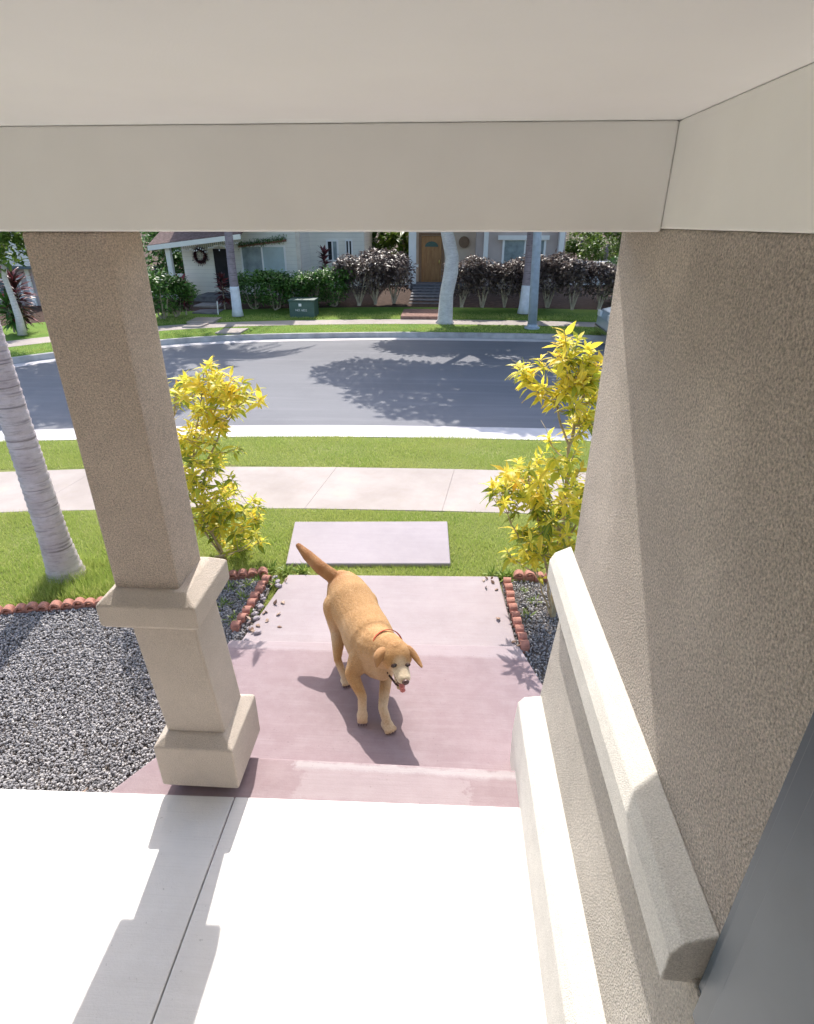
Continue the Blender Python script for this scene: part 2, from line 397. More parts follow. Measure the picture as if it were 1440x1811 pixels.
lawn = MB().add([(-30, -3, -.330), (30, -3, -.330), (30, 5.9, -.330), (.6, 6.10, -.330), (-1.5, 6.07, -.330), (-3, 6.02, -.330), (-6, 5.70, -.330), (-30, 1.2, -.330)], [(0, 1, 2, 3, 4, 5, 6, 7)]).build('lawn', M_lawn); tag(lawn, kind='structure')
# gravel beds
BEDL = [(-6.5, .2), (-1.52, .2), (-1.52, 4.56), (-2.06, 4.50), (-2.5, 4.28), (-2.87, 4.04), (-3.7, 3.86), (-6.5, 3.5)]
BEDR = [(.62, 1), (2.6, 1), (2.6, 4.64), (.60, 4.64)]
MB().add([(x, y, -.318) for x, y in BEDL], [tuple(range(len(BEDL)))]).build('gravel_bed_left_of_path', M_dirt); tag(bpy.data.objects['gravel_bed_left_of_path'], kind='structure')
MB().add([(x, y, -.318) for x, y in BEDR], [tuple(range(len(BEDR)))]).build('gravel_bed_right_of_path', M_dirt); tag(bpy.data.objects['gravel_bed_right_of_path'], kind='structure')
# path slabs
def slab(name, poly, z0, z1, mat, bev=.012):
    o = MB().prism(poly, z0, z1).build(name, mat, bevel=bev); return tag(o, kind='structure')
slab('stepping_slab', [(-1.48, 4.79), (.13, 4.89), (.10, 5.79), (-1.60, 5.68)], -.40, -.292, M_stone)
slab('lower_path_slab', [(-1.57, 3.40), (.66, 3.40), (.575, 4.67), (-1.40, 4.58)], -.42, -.28, M_low)
slab('middle_path_slab', [(-1.62, 2.2), (.78, 2.2), (.76, 3.05), (.63, 3.50), (-1.56, 3.44)], -.45, -.142, M_mid, .015)
slab('landing_slab', [(-1.95, 1.6), (.78, 1.6), (.78, 2.27), (-1.54, 2.27)], -.45, 0, M_mid, .018)
slab('porch_floor', [(-1.02, -.6), (.80, -.6), (.80, 2.035), (-1.02, 2.00)], -.45, .012, M_porch, .006)
slab('porch_floor', [(-3.6, -.6), (-1.026, -.6), (-1.026, 2.00), (-3.6, 1.945)], -.45, .012, M_porch, .006)

# ------------------------------------------------------------------ porch: column, beam, wall
colm = thing('porch_column', 'beige stucco porch column with a collar and block base, left of the path', 'column', (-1.27, 2.22, 0))
MB().box((-1.425, 2.08, 1.24), (-1.135, 2.345, 2.67)).build('shaft', M_stucco, colm, bevel=.012)
def collar(name, x0, x1, y0, y1, z0, z1, ch, mat, ch2=0):
    b = MB(); r = [(0, z0) if not ch2 else (ch2, z0), (0, z0+(ch2 or .0)+.0001), (0, z1-ch*.8), (ch, z1)]
    vs = []
    for d, z in r: vs += [(x0+d, y0+d, z), (x1-d, y0+d, z), (x1-d, y1-d, z), (x0+d, y1-d, z)]
    fs = [(3, 2, 1, 0), (12, 13, 14, 15)]
    for i in range(3):
        for k in range(4): a = i*4+k; b_ = i*4+(k+1) % 4; fs.append((a, b_, b_+4, a+4))
    return b.add(vs, fs).build(name, mat, colm, bevel=.008)
collar('collar', -1.485, -1.04, 2.0, 2.42, 1.075, 1.25, .06, M_trim, .02)
_ls = MB().box((-1.40, 2.08, .30), (-1.10, 2.345, 1.075)); _ls.v = [(x+.055*(1.075-z)/.775, y, z) for x, y, z in _ls.v]; _ls.build('lower_shaft', M_trim, colm, bevel=.012)
collar('base_block', -1.40, -.995, 2.005, 2.40, .02, .385, .06, M_trim, .05)
MB().box((-1.355, 2.08, -.002), (-1.05, 2.33, .019)).build('footing', M_trim, colm)

wall = thing('porch_wall', 'tall beige stucco porch wall with a pale ledge, filling the right side', 'wall', (.8, 1.2, 0))
MB().box((.672, -.3, 1.10), (.95, 2.53, 2.6803)).build('upper_wall', M_stucco_wall, wall, bevel=.01)
MB().extr([(.672, 1.235), (.595, 1.195), (.572, 1.15), (.572, 1.04), (.672, 1.03)], .80, 2.60, 'Y').build('ledge', M_ledge, wall, bevel=.006)
lw = MB(); Y1 = 2.47
lw.add([(.645, 0, 1.06), (.645, Y1, 1.06), (.95, Y1, 1.06), (.95, 0, 1.06), (.545, 0, -.2), (.545, Y1+.02, -.2), (.95, Y1+.02, -.2), (.95, 0, -.2)], [(0, 1, 2, 3), (7, 6, 5, 4), (0, 4, 5, 1), (1, 5, 6, 2), (2, 6, 7, 3), (3, 7, 4, 0)])
lw.build('lower_wall', M_stucco_low, wall, bevel=.008)
MB().extr([(.60, .365), (.50, .35), (.468, .31), (.455, .10), (.46, -.2), (.60, -.2)], .80, 2.46, 'Y').build('base_block', M_ledge, wall, bevel=.006)
tr = thing('door_frame', 'dark slate grey metal door frame against the stucco wall, at the lower right corner', 'door frame', (.62, .7, 0))
MB().box((.652, .46, .02), (.671, .785, 2.6)).build('frame_board', M_slate, tr, bevel=.003)
MB().box((.640, .44, .02), (.6515, .755, 2.6)).build('inner_bead', M_slate, tr, bevel=.003)
MB().box((.6325, .34, .03), (.6393, .70, 2.58)).build('door_leaf', M_slate, tr, bevel=.003)

beam = MB(); beam.box((-3.6, 2.06, 2.671), (.668, 2.50, 2.9645))
tag(beam.build('porch_beam', M_white, bevel=.008), 'white painted porch beam resting on the column and the stucco wall', 'beam')
cl = MB(); cl.box((-3.6, -.6, 2.965), (1.0, 2.9, 3.05)); tag(cl.build('porch_ceiling', M_ceiling), 'flat white painted porch ceiling above the beam', 'ceiling')
sf = MB().box((.6685, -.3, 2.6805), (1.0, 2.50, 2.9645)); tag(sf.build('wall_frieze', M_white, bevel=.006), 'white frieze board along the top of the right stucco wall', 'frieze')
hw = MB().box((-3.6, -.55, .013), (.66, -.3, 2.96)); tag(hw.build('house_wall', M_stucco_wall), 'beige stucco house wall behind the porch', 'wall')

# ------------------------------------------------------------------ gravel, grass, edging
def inside(poly, x, y):
    c = np.zeros(len(x), bool); n = len(poly)
    for i in range(n):
        x0, y0 = poly[i]; x1, y1 = poly[(i+1) % n]
        if y0 == y1: continue
        c ^= ((y0 > y) != (y1 > y)) & (x < (x1-x0)*(y-y0)/(y1-y0)+x0)
    return c
def scatter(poly, n, excl=()):
    P = np.array(poly); x = rng.uniform(P[:, 0].min(), P[:, 0].max(), n); y = rng.uniform(P[:, 1].min(), P[:, 1].max(), n)
    k = inside(poly, x, y)
    for e in excl: k &= ~inside(e, x, y)
    return x[k], y[k]
OCT = np.array([(1, 0, 0), (0, 1, 0), (-1, 0, 0), (0, -1, 0), (0, 0, 1), (0, 0, -1)], float)
OF = np.array([(0, 1, 4), (1, 2, 4), (2, 3, 4), (3, 0, 4), (1, 0, 5), (2, 1, 5), (3, 2, 5), (0, 3, 5)])
def rotmats(n):
    q = rng.normal(size=(n, 4)); q /= np.linalg.norm(q, axis=1)[:, None]; a, b, c, d = q.T
    return np.stack([1-2*(c*c+d*d), 2*(b*c-a*d), 2*(b*d+a*c), 2*(b*c+a*d), 1-2*(b*b+d*d), 2*(c*d-a*b), 2*(b*d-a*c), 2*(c*d+a*b), 1-2*(b*b+c*c)], 1).reshape(n, 3, 3)
def pebbles(name, poly, n, label, smin=.006, smax=.0145, zr=(-.312, -.288), excl=()):
    x, y = scatter(poly, n, excl); n = len(x)
    s = rng.uniform(smin, smax, (n, 1)); sc = s*rng.uniform(.5, 1.15, (n, 3))
    v = OCT[None]*sc[:, None, :]*rng.uniform(.75, 1.2, (n, 6, 1)); v = np.einsum('nij,nkj->nki', rotmats(n), v)
    v += np.stack([x, y, rng.uniform(*zr, n)], 1)[:, None, :]
    Fc = (OF[None]+6*np.arange(n)[:, None, None]).reshape(-1, 3); r = np.repeat(rng.beta(1.6, 2.0, n), 6)
    o = link(name, npmesh(name, v.reshape(-1, 3), Fc, {'rnd': r}), M_gravel); tag(o, label, 'gravel', kind='stuff')
pebbles('gravel', [(-4.3, 1.9), (-1.55, 1.9), (-1.55, 4.53), (-2.06, 4.46), (-2.5, 4.24), (-2.87, 4.0), (-4.3, 3.7)], 64000, 'grey crushed gravel in the bed left of the path', excl=([(-2.0, 1.6), (-1.5, 1.6), (-1.5, 2.3), (-1.56, 2.3)],))
pebbles('gravel', [(.63, 2.4), (1.6, 2.4), (1.6, 4.62), (.61, 4.62)], 9500, 'dark grey gravel in the bed right of the path under the bush')
def grass(name, label, poly, n, h, wdt, z, excl=(), lean=.5, patch=True):
    x, y = scatter(poly, n, excl); n = len(x)
    hh = rng.uniform(h[0], h[1], n)*(1+.3*np.sin(x*3.1+y*2.3)*np.sin(y*5.2)); a = rng.uniform(0, 2*pi, n); ln = rng.uniform(0, lean, n)*hh; b = rng.uniform(0, 2*pi, n)
    zz = np.full(n, z) if not callable(z) else z(x, y)
    w2 = wdt*rng.uniform(.6, 1.2, n)
    p0 = np.stack([x-np.cos(a)*w2, y-np.sin(a)*w2, zz], 1); p1 = np.stack([x+np.cos(a)*w2, y+np.sin(a)*w2, zz], 1)
    p2 = np.stack([x+np.cos(b)*ln, y+np.sin(b)*ln, zz+hh], 1)
    V = np.stack([p0, p1, p2], 1).reshape(-1, 3); Fc = np.arange(3*n).reshape(-1, 3)
    o = link(name, npmesh(name, V, Fc, {'rnd': np.repeat(rng.beta(2, 2, n), 3)}), M_blade); tag(o, label, 'grass', kind='stuff')
STONE = [(-1.47, 4.80), (.12, 4.90), (.09, 5.78), (-1.59, 5.67)]
BED1 = [(x, y) for x, y in BEDL]; BEDR2 = BEDR
PATH = [(-1.5, 3.0), (.62, 3.0), (.60, 4.685), (-1.42, 4.60)]
LAWNP = [(-6.5, 3.5), (4, 3.5), (4, 5.95), (.6, 6.09), (-1.5, 6.06), (-3, 6.01), (-6.5, 5.55)]
grass('lawn_grass', 'short green lawn grass around the stepping slab and the palm', LAWNP, 260000, (.018, .045), .0028, -.33, (STONE, BED1, BEDR2, PATH))
grass('verge_grass', 'mown green grass strip between the sidewalk and the kerb', [(-9, 6.55), (-6, 7.05), (-3, 7.38), (.6, 7.46), (6, 7.36), (6, 8.66), (0, 8.76), (-3, 8.62), (-6.86, 8.14), (-9, 7.7)], 190000, (.02, .045), .0035, -.346)
tx, ty = [], []
grass('palm_grass_tuft', 'long grass tufts around the base of the near palm', [(-3.75, 3.98), (-3.0, 4.12), (-2.72, 4.34), (-2.9, 4.8), (-3.75, 4.8)], 5000, (.06, .15), .004, -.33, lean=.9)
def fz(P):
    return lambda x, y: np.full(len(x), -.335)
FO1 = offset(far, .2); FO2 = offset(far, 1.52); FO3 = offset(far, 2.6); FO4 = offset(far, 4.7)
def strip(a, b, x0=-11.5, x1=6.5):
    aa = [(p.x, p.y) for p in a if x0 < p.x < x1]; bb = [(p.x, p.y) for p in b if x0 < p.x < x1]; return aa+bb[::-1]
grass('far_verge_grass', 'sunlit grass strip along the far kerb', strip(FO1, FO2), 60000, (.03, .06), .008, -.347)
grass('far_lawn_grass', 'green front lawn across the street', strip(FO3, FO4), 60000, (.03, .06), .008, -.30)

# terracotta scallop edging, one object per brick
def edge_brick():
    mb = MB(); n = 10; r = .048; L = .07
    for k in range(n+1):
        a = pi*k/n
        for rr in (r, r*.62):
            for yy in (-L/2, L/2): mb.v.append((rr*cos(a), yy, rr*sin(a)))
    for k in range(n):
        o = k*4
        mb.f += [(o, o+1, o+5, o+4), (o+2, o+6, o+7, o+3), (o, o+4, o+6, o+2), (o+1, o+3, o+7, o+5)]
    mb.f += [(0, 2, 3, 1), (n*4, n*4+1, n*4+3, n*4+2)]
    mb.box((-r, -L/2+.01, -.06), (r, L/2-.01, .0))
    o = mb.build('edging_brick', M_brick, smooth=False, bevel=.004); return o
proto_b = edge_brick(); first_b = True
ORDS = 'first second third fourth fifth sixth seventh eighth ninth tenth eleventh twelfth thirteenth fourteenth fifteenth sixteenth seventeenth eighteenth nineteenth twentieth'.split()
ORDS += ['twenty-'+x for x in ORDS[:9]]
def edging(P, label, group, pitch=.092, flip=0):
    global first_b
    ORD = list(ORDS)
    P = [Vector((x, y, 0)) for x, y in P]
    for a, b in zip(P[:-1], P[1:]):
        d = b-a; n = max(1, int(d.length/pitch)); rz = math.atan2(d.y, d.x)
        for i in range(n):
            q = a+d*((i+.5)/n)
            o = proto_b if first_b else proto_b.copy()
            if not first_b: COL.objects.link(o)
            first_b = False
            o.location = (q.x+random.uniform(-.006, .006), q.y+random.uniform(-.008, .008), -.278+random.uniform(-.008, .006))
            o.rotation_euler = (random.uniform(-.08, .08), random.uniform(-.1, .1), rz+random.uniform(-.1, .1)+flip)
            tag(o, ORD.pop(0)+' '+label, 'edging brick', group)
edging([(-4.25, 3.72), (-3.7, 3.86), (-2.87, 4.04), (-2.5, 4.28)], 'scalloped terracotta brick from the left in the row between palm lawn and gravel', 'scalloped edging along the gravel by the palm')
edging([(-2.5, 4.28), (-2.06, 4.51), (-1.60, 4.60)], 'scalloped terracotta brick from the left in the row right of the column collar', 'scalloped edging behind the left gravel')
edging([(-1.58, 4.52), (-1.60, 4.15), (-1.63, 3.72)], 'half buried terracotta brick from the lawn along the left side of the path', 'edging beside the left of the path')
edging([(.64, 4.62), (.655, 4.2), (.70, 3.62)], 'red terracotta brick from the lawn in the row right of the path', 'edging beside the right of the path')
edging([(.72, 4.68), (1.9, 4.70)], 'scalloped terracotta brick from the left behind the right gravel bed', 'scalloped edging behind the right gravel')

# weeds and dry leaves
def leaf_shape(nseg=4):
    """unit leaf along +X, length 1, width w at middle; returns verts (k,3) and quads, mid attr"""
    xs = np.linspace(0, 1, nseg+1); wd = np.sin(np.pi*xs**.8)*.5; wd[0] = .04; wd[-1] = .01
    V = []; A_ = []
    for x, w_ in zip(xs, wd):
        V += [(x, -w_, .18*w_), (x, 0, 0), (x, w_, .18*w_)]; A_ += [0, 1, 0]
    Fc = []
    for i in range(nseg):
        a = i*3; Fc += [(a, a+3, a+4, a+1), (a+1, a+4, a+5, a+2)]
    return np.array(V), np.array(Fc), np.array(A_, float)
LV, LF, LM = leaf_shape(4); LV2, LF2, LM2 = leaf_shape(2)
def leaves_mesh(name, pos, dirs, length, width, droop, rnd, lod=0, mb_extra=None):
    """pos (n,3), dirs (n,3), length (n), width ratio, droop (n)"""
    V0, F0, M0 = (LV, LF, LM) if lod == 0 else (LV2, LF2, LM2)
    n = len(pos); d = dirs/np.linalg.norm(dirs, axis=1)[:, None]
    upv = np.tile(np.array([0, 0, 1.]), (n, 1))+rng.normal(0, .35, (n, 3))
    s = np.cross(upv, d); s /= np.linalg.norm(s, axis=1)[:, None]; u = np.cross(d, s)
    x, y, z = V0.T
    L = length[:, None]
    width = np.broadcast_to(np.asarray(width, float).reshape(-1, 1), (n, 1)); vx = x[None]*L; vy = y[None]*L*width; vz = z[None]*L*width*1.6 - droop[:, None]*L*x[None]**2
    wav = rng.uniform(0, 6, (n, 1)); vz = vz+np.sin(x[None]*9+wav)*L*.03*np.sign(y)[None]
    V = pos[:, None, :]+vx[..., None]*d[:, None, :]+vy[..., None]*s[:, None, :]+vz[..., None]*u[:, None, :]
    k = len(V0); Fc = (F0[None]+k*np.arange(n)[:, None, None]).reshape(-1, 4)
    return npmesh(name, V.reshape(-1, 3), Fc, {'rnd': np.repeat(rnd, k), 'mid': np.tile(M0, n)}, smooth=True)
def dry_leaves():
    spots = []
    for i in range(15): spots.append((random.uniform(-1.55, -1.28), random.uniform(3.7, 4.5), -.275, 0))
    for i in range(6): spots.append((random.uniform(.35, .60), random.uniform(4.3, 4.66), -.275, 1))
    spots += [(.52, 4.02, -.275, 1), (.60, 3.70, -.275, 1), (.64, 3.66, -.27, 1), (-1.40, 4.08, -.275, 0), (-1.95, 2.15, -.275, 2), (-2.03, 2.13, -.27, 2)]
    labs = ['dry curled leaf lying by the left edge of the path', 'dry curled leaf lying by the right edge of the path', 'brown dry leaf on the gravel in front of the column']
    spots.sort(key=lambda q: -q[1]); cnt = [0, 0, 0]
    for x, y, z, k in spots:
        s = random.uniform(.035, .06) if k < 2 else .08
        me = leaves_mesh('dry_leaf', np.array([(x, y, z)]), np.array([(random.uniform(-1, 1), random.uniform(-1, 1), random.uniform(0, .5))]), np.array([s]), random.uniform(.5, .8), np.array([random.uniform(-.3, .4)]), np.array([random.random()]))
        o = link('dry_leaf', me, M_dry); cnt[k] += 1; tag(o, labs[k]+', '+ORDS[cnt[k]-1]+' from the lawn', 'leaf', ['dry leaves left of the path', 'dry leaves right of the path', 'dry leaves on the gravel'][k])
        md = o.modifiers.new('thickness', 'SOLIDIFY'); md.thickness = .002
dry_leaves()
def chips():
    for i in range(14):
        x, y = random.uniform(-1.58, -1.42), 4.5-.068*i+random.uniform(-.02, .02)
        mb = MB(); r = random.uniform(.018, .04); mb.ell((x, y, -.27), (r, r*.7, r*.45), 7, 4, Matrix.Rotation(random.uniform(0, 3), 3, 'Z'))
        mb.v = [(a+random.uniform(-.005, .005), b+random.uniform(-.005, .005), c) for a, b, c in mb.v]
        tag(mb.build('stone_chip', M_stone), ORDS[i]+' pale broken stone chip from the lawn along the left path edge', 'stone', 'stone chips left of the path')
chips()
def weed(x, y, n=26, s=.09, z=-.31, label=None):
    a = rng.uniform(0, 2*pi, n); e = rng.uniform(.3, 1.4, n)
    d = np.stack([np.cos(a)*np.cos(e), np.sin(a)*np.cos(e), np.sin(e)], 1); pos = np.tile([x, y, z], (n, 1))+rng.normal(0, .02, (n, 3))*[1, 1, 0]
    o = link('weed', leaves_mesh('weed', pos, d, rng.uniform(.5, 1.1, n)*s, .13, rng.uniform(.1, .6, n), rng.random(n)), M_weed)
    tag(o, label, 'weed', 'weeds in the gravel')
wk = 0
for x, y in [(-1.50, 4.45), (-1.72, 4.2), (-1.60, 3.95), (-1.75, 4.4), (-1.9, 4.35), (-1.68, 4.5), (-1.72, 3.9), (-1.85, 4.1)]: weed(x, y, label=ORDS[wk]+' small green weed in the narrow gravel left of the path'); wk += 1
wk = 0
for x, y in [(.80, 4.45), (.86, 4.3), (.78, 4.1)]: weed(x, y, 20, .08, label=ORDS[wk]+' small pale weed from the lawn in the gravel right of the path'); wk += 1
wk = 0
for x, y in [(.70, 4.72), (.62, 4.70), (.52, 4.73), (-1.3, 4.68), (-1.45, 4.66), (-1.60, 4.70)]: weed(x, y, 60, .11, -.32, label=ORDS[wk]+' tall grass tuft from the right at the lawn corners of the lower slab'); wk += 1

# ------------------------------------------------------------------ yellow bushes
def bush(name, label, base, tips, stems, leaf=(.10, .15), seed=1):
    """stems: list of polylines (world points); tips: rosette centres"""
    r_ = random.Random(seed); t = thing(name, label, 'bush', base)
    sb = MB(); nodes = []
    for pl, r0 in stems:
        pts = [Vector(p) for p in pl]; m = len(pts)
        fine = []
        for i in range(m-1):
            for k in range(4): fine.append(pts[i].lerp(pts[i+1], k/4)+Vector((r_.uniform(-.012, .012), r_.uniform(-.012, .012), 0)))
        fine.append(pts[-1]); rr = [r0*(1-.6*i/(len(fine)-1)) for i in range(len(fine))]
        sb.tube(fine, rr, 7); nodes += [(p, q) for p, q in zip(fine, rr)][2:]
    pos = []; dr = []; ln = []; dp = []; rn = []
    for tip, size in tips:
        tip = Vector(tip); # connect to the nearest node that is lower
        best = min(nodes, key=lambda n: (n[0]-tip).length + (2.0*max(0, n[0].z-tip.z+.12)))
        a, ra = best; mid = a.lerp(tip, .5)+Vector((r_.uniform(-.04, .04), r_.uniform(-.04, .04), -.05))
        pts = [a*(1-s)**2+mid*2*s*(1-s)+tip*s*s for s in (0, .2, .4, .6, .8, 1)]
        r1 = min(ra, .007); sb.tube(pts, [max(.0022, r1*(1-.6*s)) for s in (0, .2, .4, .6, .8, 1)], 5)
        ax = (pts[-1]-pts[-3]).normalized(); ax = (ax+Vector((0, 0, .5))).normalized()
        s1 = ax.orthogonal().normalized(); s2 = ax.cross(s1)
        tone = r_.random()
        n = int(r_.uniform(10, 15)*size)
        for k in range(n):
            ang = k*2.4+r_.uniform(-.3, .3); h = k/n
            dirv = (s1*cos(ang)+s2*sin(ang))*(1-.35*h)+ax*(.05+.95*h**1.3)+Vector((0, 0, r_.uniform(-.3, .1)))
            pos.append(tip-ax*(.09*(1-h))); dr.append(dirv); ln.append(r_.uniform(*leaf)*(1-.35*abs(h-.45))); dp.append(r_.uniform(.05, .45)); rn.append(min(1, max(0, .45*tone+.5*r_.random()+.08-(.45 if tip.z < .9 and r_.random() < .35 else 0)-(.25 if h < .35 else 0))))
        if r_.random() < .5:                                    # bare side twig
            e_ = tip+Vector((r_.uniform(-.12, .12), r_.uniform(-.12, .12), r_.uniform(-.12, .10))); sb.tube([pts[3], pts[3].lerp(e_, .6)+Vector((0, 0, .02)), e_], [.003, .0022, .0015], 4)
        for pz in pts[2:-1]:                                     # leaves along the twig
            for _ in range(2):
                ang = r_.uniform(0, 6.28); pos.append(pz); dr.append(Vector((cos(ang), sin(ang), r_.uniform(-.2, .5)))); ln.append(r_.uniform(*leaf)*.7); dp.append(r_.uniform(.1, .6)); rn.append(r_.random()*.5)
    sb.build('stems', M_twig, t, smooth=True)
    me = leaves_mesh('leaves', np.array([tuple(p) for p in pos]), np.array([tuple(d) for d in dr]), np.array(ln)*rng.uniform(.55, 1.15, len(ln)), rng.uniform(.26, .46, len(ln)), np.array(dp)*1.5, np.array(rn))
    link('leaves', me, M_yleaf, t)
    return t
def P3(px, py, Y, j=0): return tuple(A(px, py, Y+j))
rr = random.Random(3)
tips = []
def blob(cx, cy, rx, ry, Y, dY, n, size=1.0):
    for _ in range(n):
        while True:
            u, v = rr.uniform(-1, 1), rr.uniform(-1, 1)
            if u*u+v*v < 1: break
        p = A(cx+u*rx, cy+v*ry, Y+rr.uniform(-dY, dY)); 
        if p.z > -.27: tips.append((tuple(p), size*rr.uniform(.8, 1.15)))
YL = 4.95
for px, py in [(372, 640), (350, 668), (385, 655), (425, 668), (448, 690), (462, 705), (405, 690), (340, 690), (372, 700), (330, 670), (318, 700), (425, 790), (450, 880), (465, 955), (445, 985), (430, 900)]: tips.append((P3(px, py, YL, rr.uniform(-.25, .25)), 1.1))
blob(365, 710, 66, 46, YL, .4, 34); blob(350, 790, 50, 52, YL, .35, 24, .9); blob(365, 870, 55, 50, YL-.05, .35, 26, .85); blob(405, 925, 60, 42, YL-.1, .35, 28, .8); blob(290, 790, 55, 120, YL, .35, 34); blob(385, 690, 75, 50, YL, .3, 12); blob(395, 905, 75, 50, YL-.1, .3, 10)
bl = (-2.10, 4.85, -.33)
stemsL = [([bl, P3(352, 900, YL), P3(366, 820, YL), P3(400, 740, YL), P3(440, 700, YL)], .014), ([bl, P3(340, 880, YL+.1), P3(345, 780, YL+.1), P3(362, 670, YL+.1)], .013),
          ([bl, P3(375, 940, YL-.15), P3(410, 915, YL-.2), P3(445, 900, YL-.2)], .009), ([bl, P3(380, 985, YL-.2), P3(420, 975, YL-.25), P3(455, 950, YL-.25)], .008), ([bl, P3(320, 880, YL), P3(300, 780, YL), P3(310, 690, YL)], .012)]
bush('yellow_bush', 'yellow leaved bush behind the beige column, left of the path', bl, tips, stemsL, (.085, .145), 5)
tips = []
YR = 4.35
for px, py in [(1000, 588), (990, 600), (1022, 598), (1040, 612), (916, 650), (925, 642), (1000, 600), (1012, 625), (985, 628), (935, 655), (928, 668), (958, 632), (1045, 625), (1052, 662), (1065, 640), (1005, 640), (948, 690), (1060, 690), (868, 868), (885, 850), (968, 770), (960, 800)]: tips.append((P3(px, py, YR, rr.uniform(-.15, .25)), 1.1))
blob(1000, 685, 42, 25, YR, .3, 11); blob(1035, 735, 36, 30, YR, .3, 10); blob(1070, 700, 40, 60, YR+.1, .3, 8)
blob(960, 850, 70, 58, YR, .4, 36, .95); blob(985, 655, 60, 30, YR, .3, 8); blob(925, 870, 62, 38, YR-.1, .4, 12); blob(975, 930, 80, 66, YR-.1, .4, 38, .95); blob(935, 980, 60, 30, YR-.2, .25, 7, .8); blob(1030, 880, 60, 90, YR+.1, .35, 16)
br = (.99, 4.08, -.33)
stemsR = [([br, P3(985, 1000, YR-.1), P3(1000, 880, YR), P3(1008, 790, YR), P3(1020, 740, YR), P3(1045, 650, YR)], .022), ([P3(1008, 800, YR), P3(993, 750, YR), P3(985, 700, YR), P3(1002, 640, YR)], .011),
          ([br, P3(965, 1000, YR-.2), P3(950, 920, YR-.1), P3(935, 850, YR)], .013), ([br, P3(1000, 980, YR), P3(1030, 900, YR), P3(1055, 820, YR+.1)], .013), ([P3(985, 700, YR), P3(962, 690, YR), P3(940, 675, YR)], .006),
          ([br, P3(955, 1030, YR-.2), P3(920, 960, YR-.1), P3(890, 890, YR)], .009)]
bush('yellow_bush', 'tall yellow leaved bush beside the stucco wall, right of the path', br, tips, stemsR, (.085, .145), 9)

# ------------------------------------------------------------------ trees
def ringed_trunk(pts, rads, name, mat, parent, ring=.05, amp=.03):
    mb = MB(); P = [Vector(p) for p in pts]; cum = [0]
    for a, b in zip(P[:-1], P[1:]): cum.append(cum[-1]+(b-a).length)
    N = int(cum[-1]/ (ring/3)); L = cum[-1]; Q = []; R = []; ph = 0
    for i in range(N+1):
        s = L*i/N; k = max(j for j in range(len(cum)-1) if cum[j] <= s+1e-9); u = (s-cum[k])/(cum[k+1]-cum[k]); u = min(1, u)
        Q.append(P[k].lerp(P[k+1], u)); r = rads[k]+(rads[k+1]-rads[k])*u
        R.append(r*(1+amp*((i % 3) == 0)-amp*.4*((i % 3) == 1)+random.uniform(-.012, .012)))
    mb.tube(Q, R, 18); return mb.build(name, mat, parent, smooth=True)
def frond(mb_pos, mb_dir, o, ang, elev, L, pos, dr, ln, dp, rn):
    d = Vector((cos(ang), sin(ang), 0)); pts = []
    for i in range(9):
        s = i/8; pts.append(o+d*(L*s*cos(elev*(1-s)))+Vector((0, 0, L*(sin(elev)*s-.75*s*s))))
    side = Vector((-sin(ang), cos(ang), 0))
    for i in range(1, 9):
        for k in range(4):
            p = pts[i-1].lerp(pts[i], k/4)
            for sg in (-1, 1):
                pos.append(p); dr.append(side*sg+d*.55+Vector((0, 0, -.25))); ln.append(L*.28*(1.1-.6*i/8)); dp.append(.35); rn.append(random.random())
    return pts
def palm(label, base, top, rads, nf=14, L=2.2, mat=M_palm, painted=None, name='palm_tree', ring=.05, amp=.03, mids=None):
    t = thing(name, label, 'palm tree', base)
    pts = [base]+(mids or [])+[top]
    ringed_trunk(pts, rads, 'trunk', mat, t, ring, amp)
    pos = []; dr = []; ln = []; dp = []; rn = []; rb = MB()
    for k in range(nf):
        pts = frond(None, None, Vector(top), k*2.4, random.uniform(.1, 1.1), L*random.uniform(.85, 1.1), pos, dr, ln, dp, rn); rb.tube(pts, [.02*(1-.8*i/8) for i in range(9)], 5)
    c = link('crown', leaves_mesh('crown', np.array([tuple(p) for p in pos]), np.array([tuple(d) for d in dr]), np.array(ln), .10, np.array(dp), np.array(rn), 1), M_tleaf, t)
    rb.build('frond_ribs', M_gleaf, t)
    return t
pb = (-3.53, 4.50, -.35)
palm('grey ringed palm trunk rising from the near lawn, at the left edge', pb, (-3.62, 4.45, 6.9), [.185, .15, .125, .112, .105], mids=[(-3.53, 4.50, -.22), (-3.54, 4.5, .1), (-3.56, 4.5, 1.2)], nf=12, L=2.0, ring=.062, amp=.035)
def crown_mesh(name, blobs, n, lf, lod=1, wr=.5, seed=0):
    pos = []; 
    tot = sum(b[3] for b in blobs)
    for (cx, cy, cz, wgt, rx, ry, rz) in blobs:
        k = int(n*wgt/tot); u = rng.normal(size=(k, 3)); u /= np.linalg.norm(u, axis=1)[:, None]; r = rng.uniform(.25, 1, (k, 1))**.45
        pos.append(np.array([cx, cy, cz])+u*r*np.array([rx, ry, rz]))
    pos = np.concatenate(pos); n = len(pos); d = rng.normal(size=(n, 3)); d[:, 2] = d[:, 2]*.5-.1
    cl = np.sin(pos[:, 0]*5.1+pos[:, 2]*3)*np.sin(pos[:, 1]*4.3)*.2
    return leaves_mesh(name, pos, d, rng.uniform(.6, 1.2, n)*lf, wr, rng.uniform(0, .4, n), np.clip(rng.beta(2, 2, n)+cl, 0, 1), lod)
def tree(label, base, tpts, rads, blobs, n, lf, mat=M_pale, limbs=(), name='street_tree', lm=None):
    t = thing(name, label, 'tree', base)
    b = MB(); b.tube(tpts, rads, 14)
    for L_ in limbs: b.tube(L_[0], L_[1], 8)
    b.build('trunk', mat, t, smooth=True)
    link('crown', crown_mesh('crown', blobs, n, lf), lm or M_tleaf, t); return t
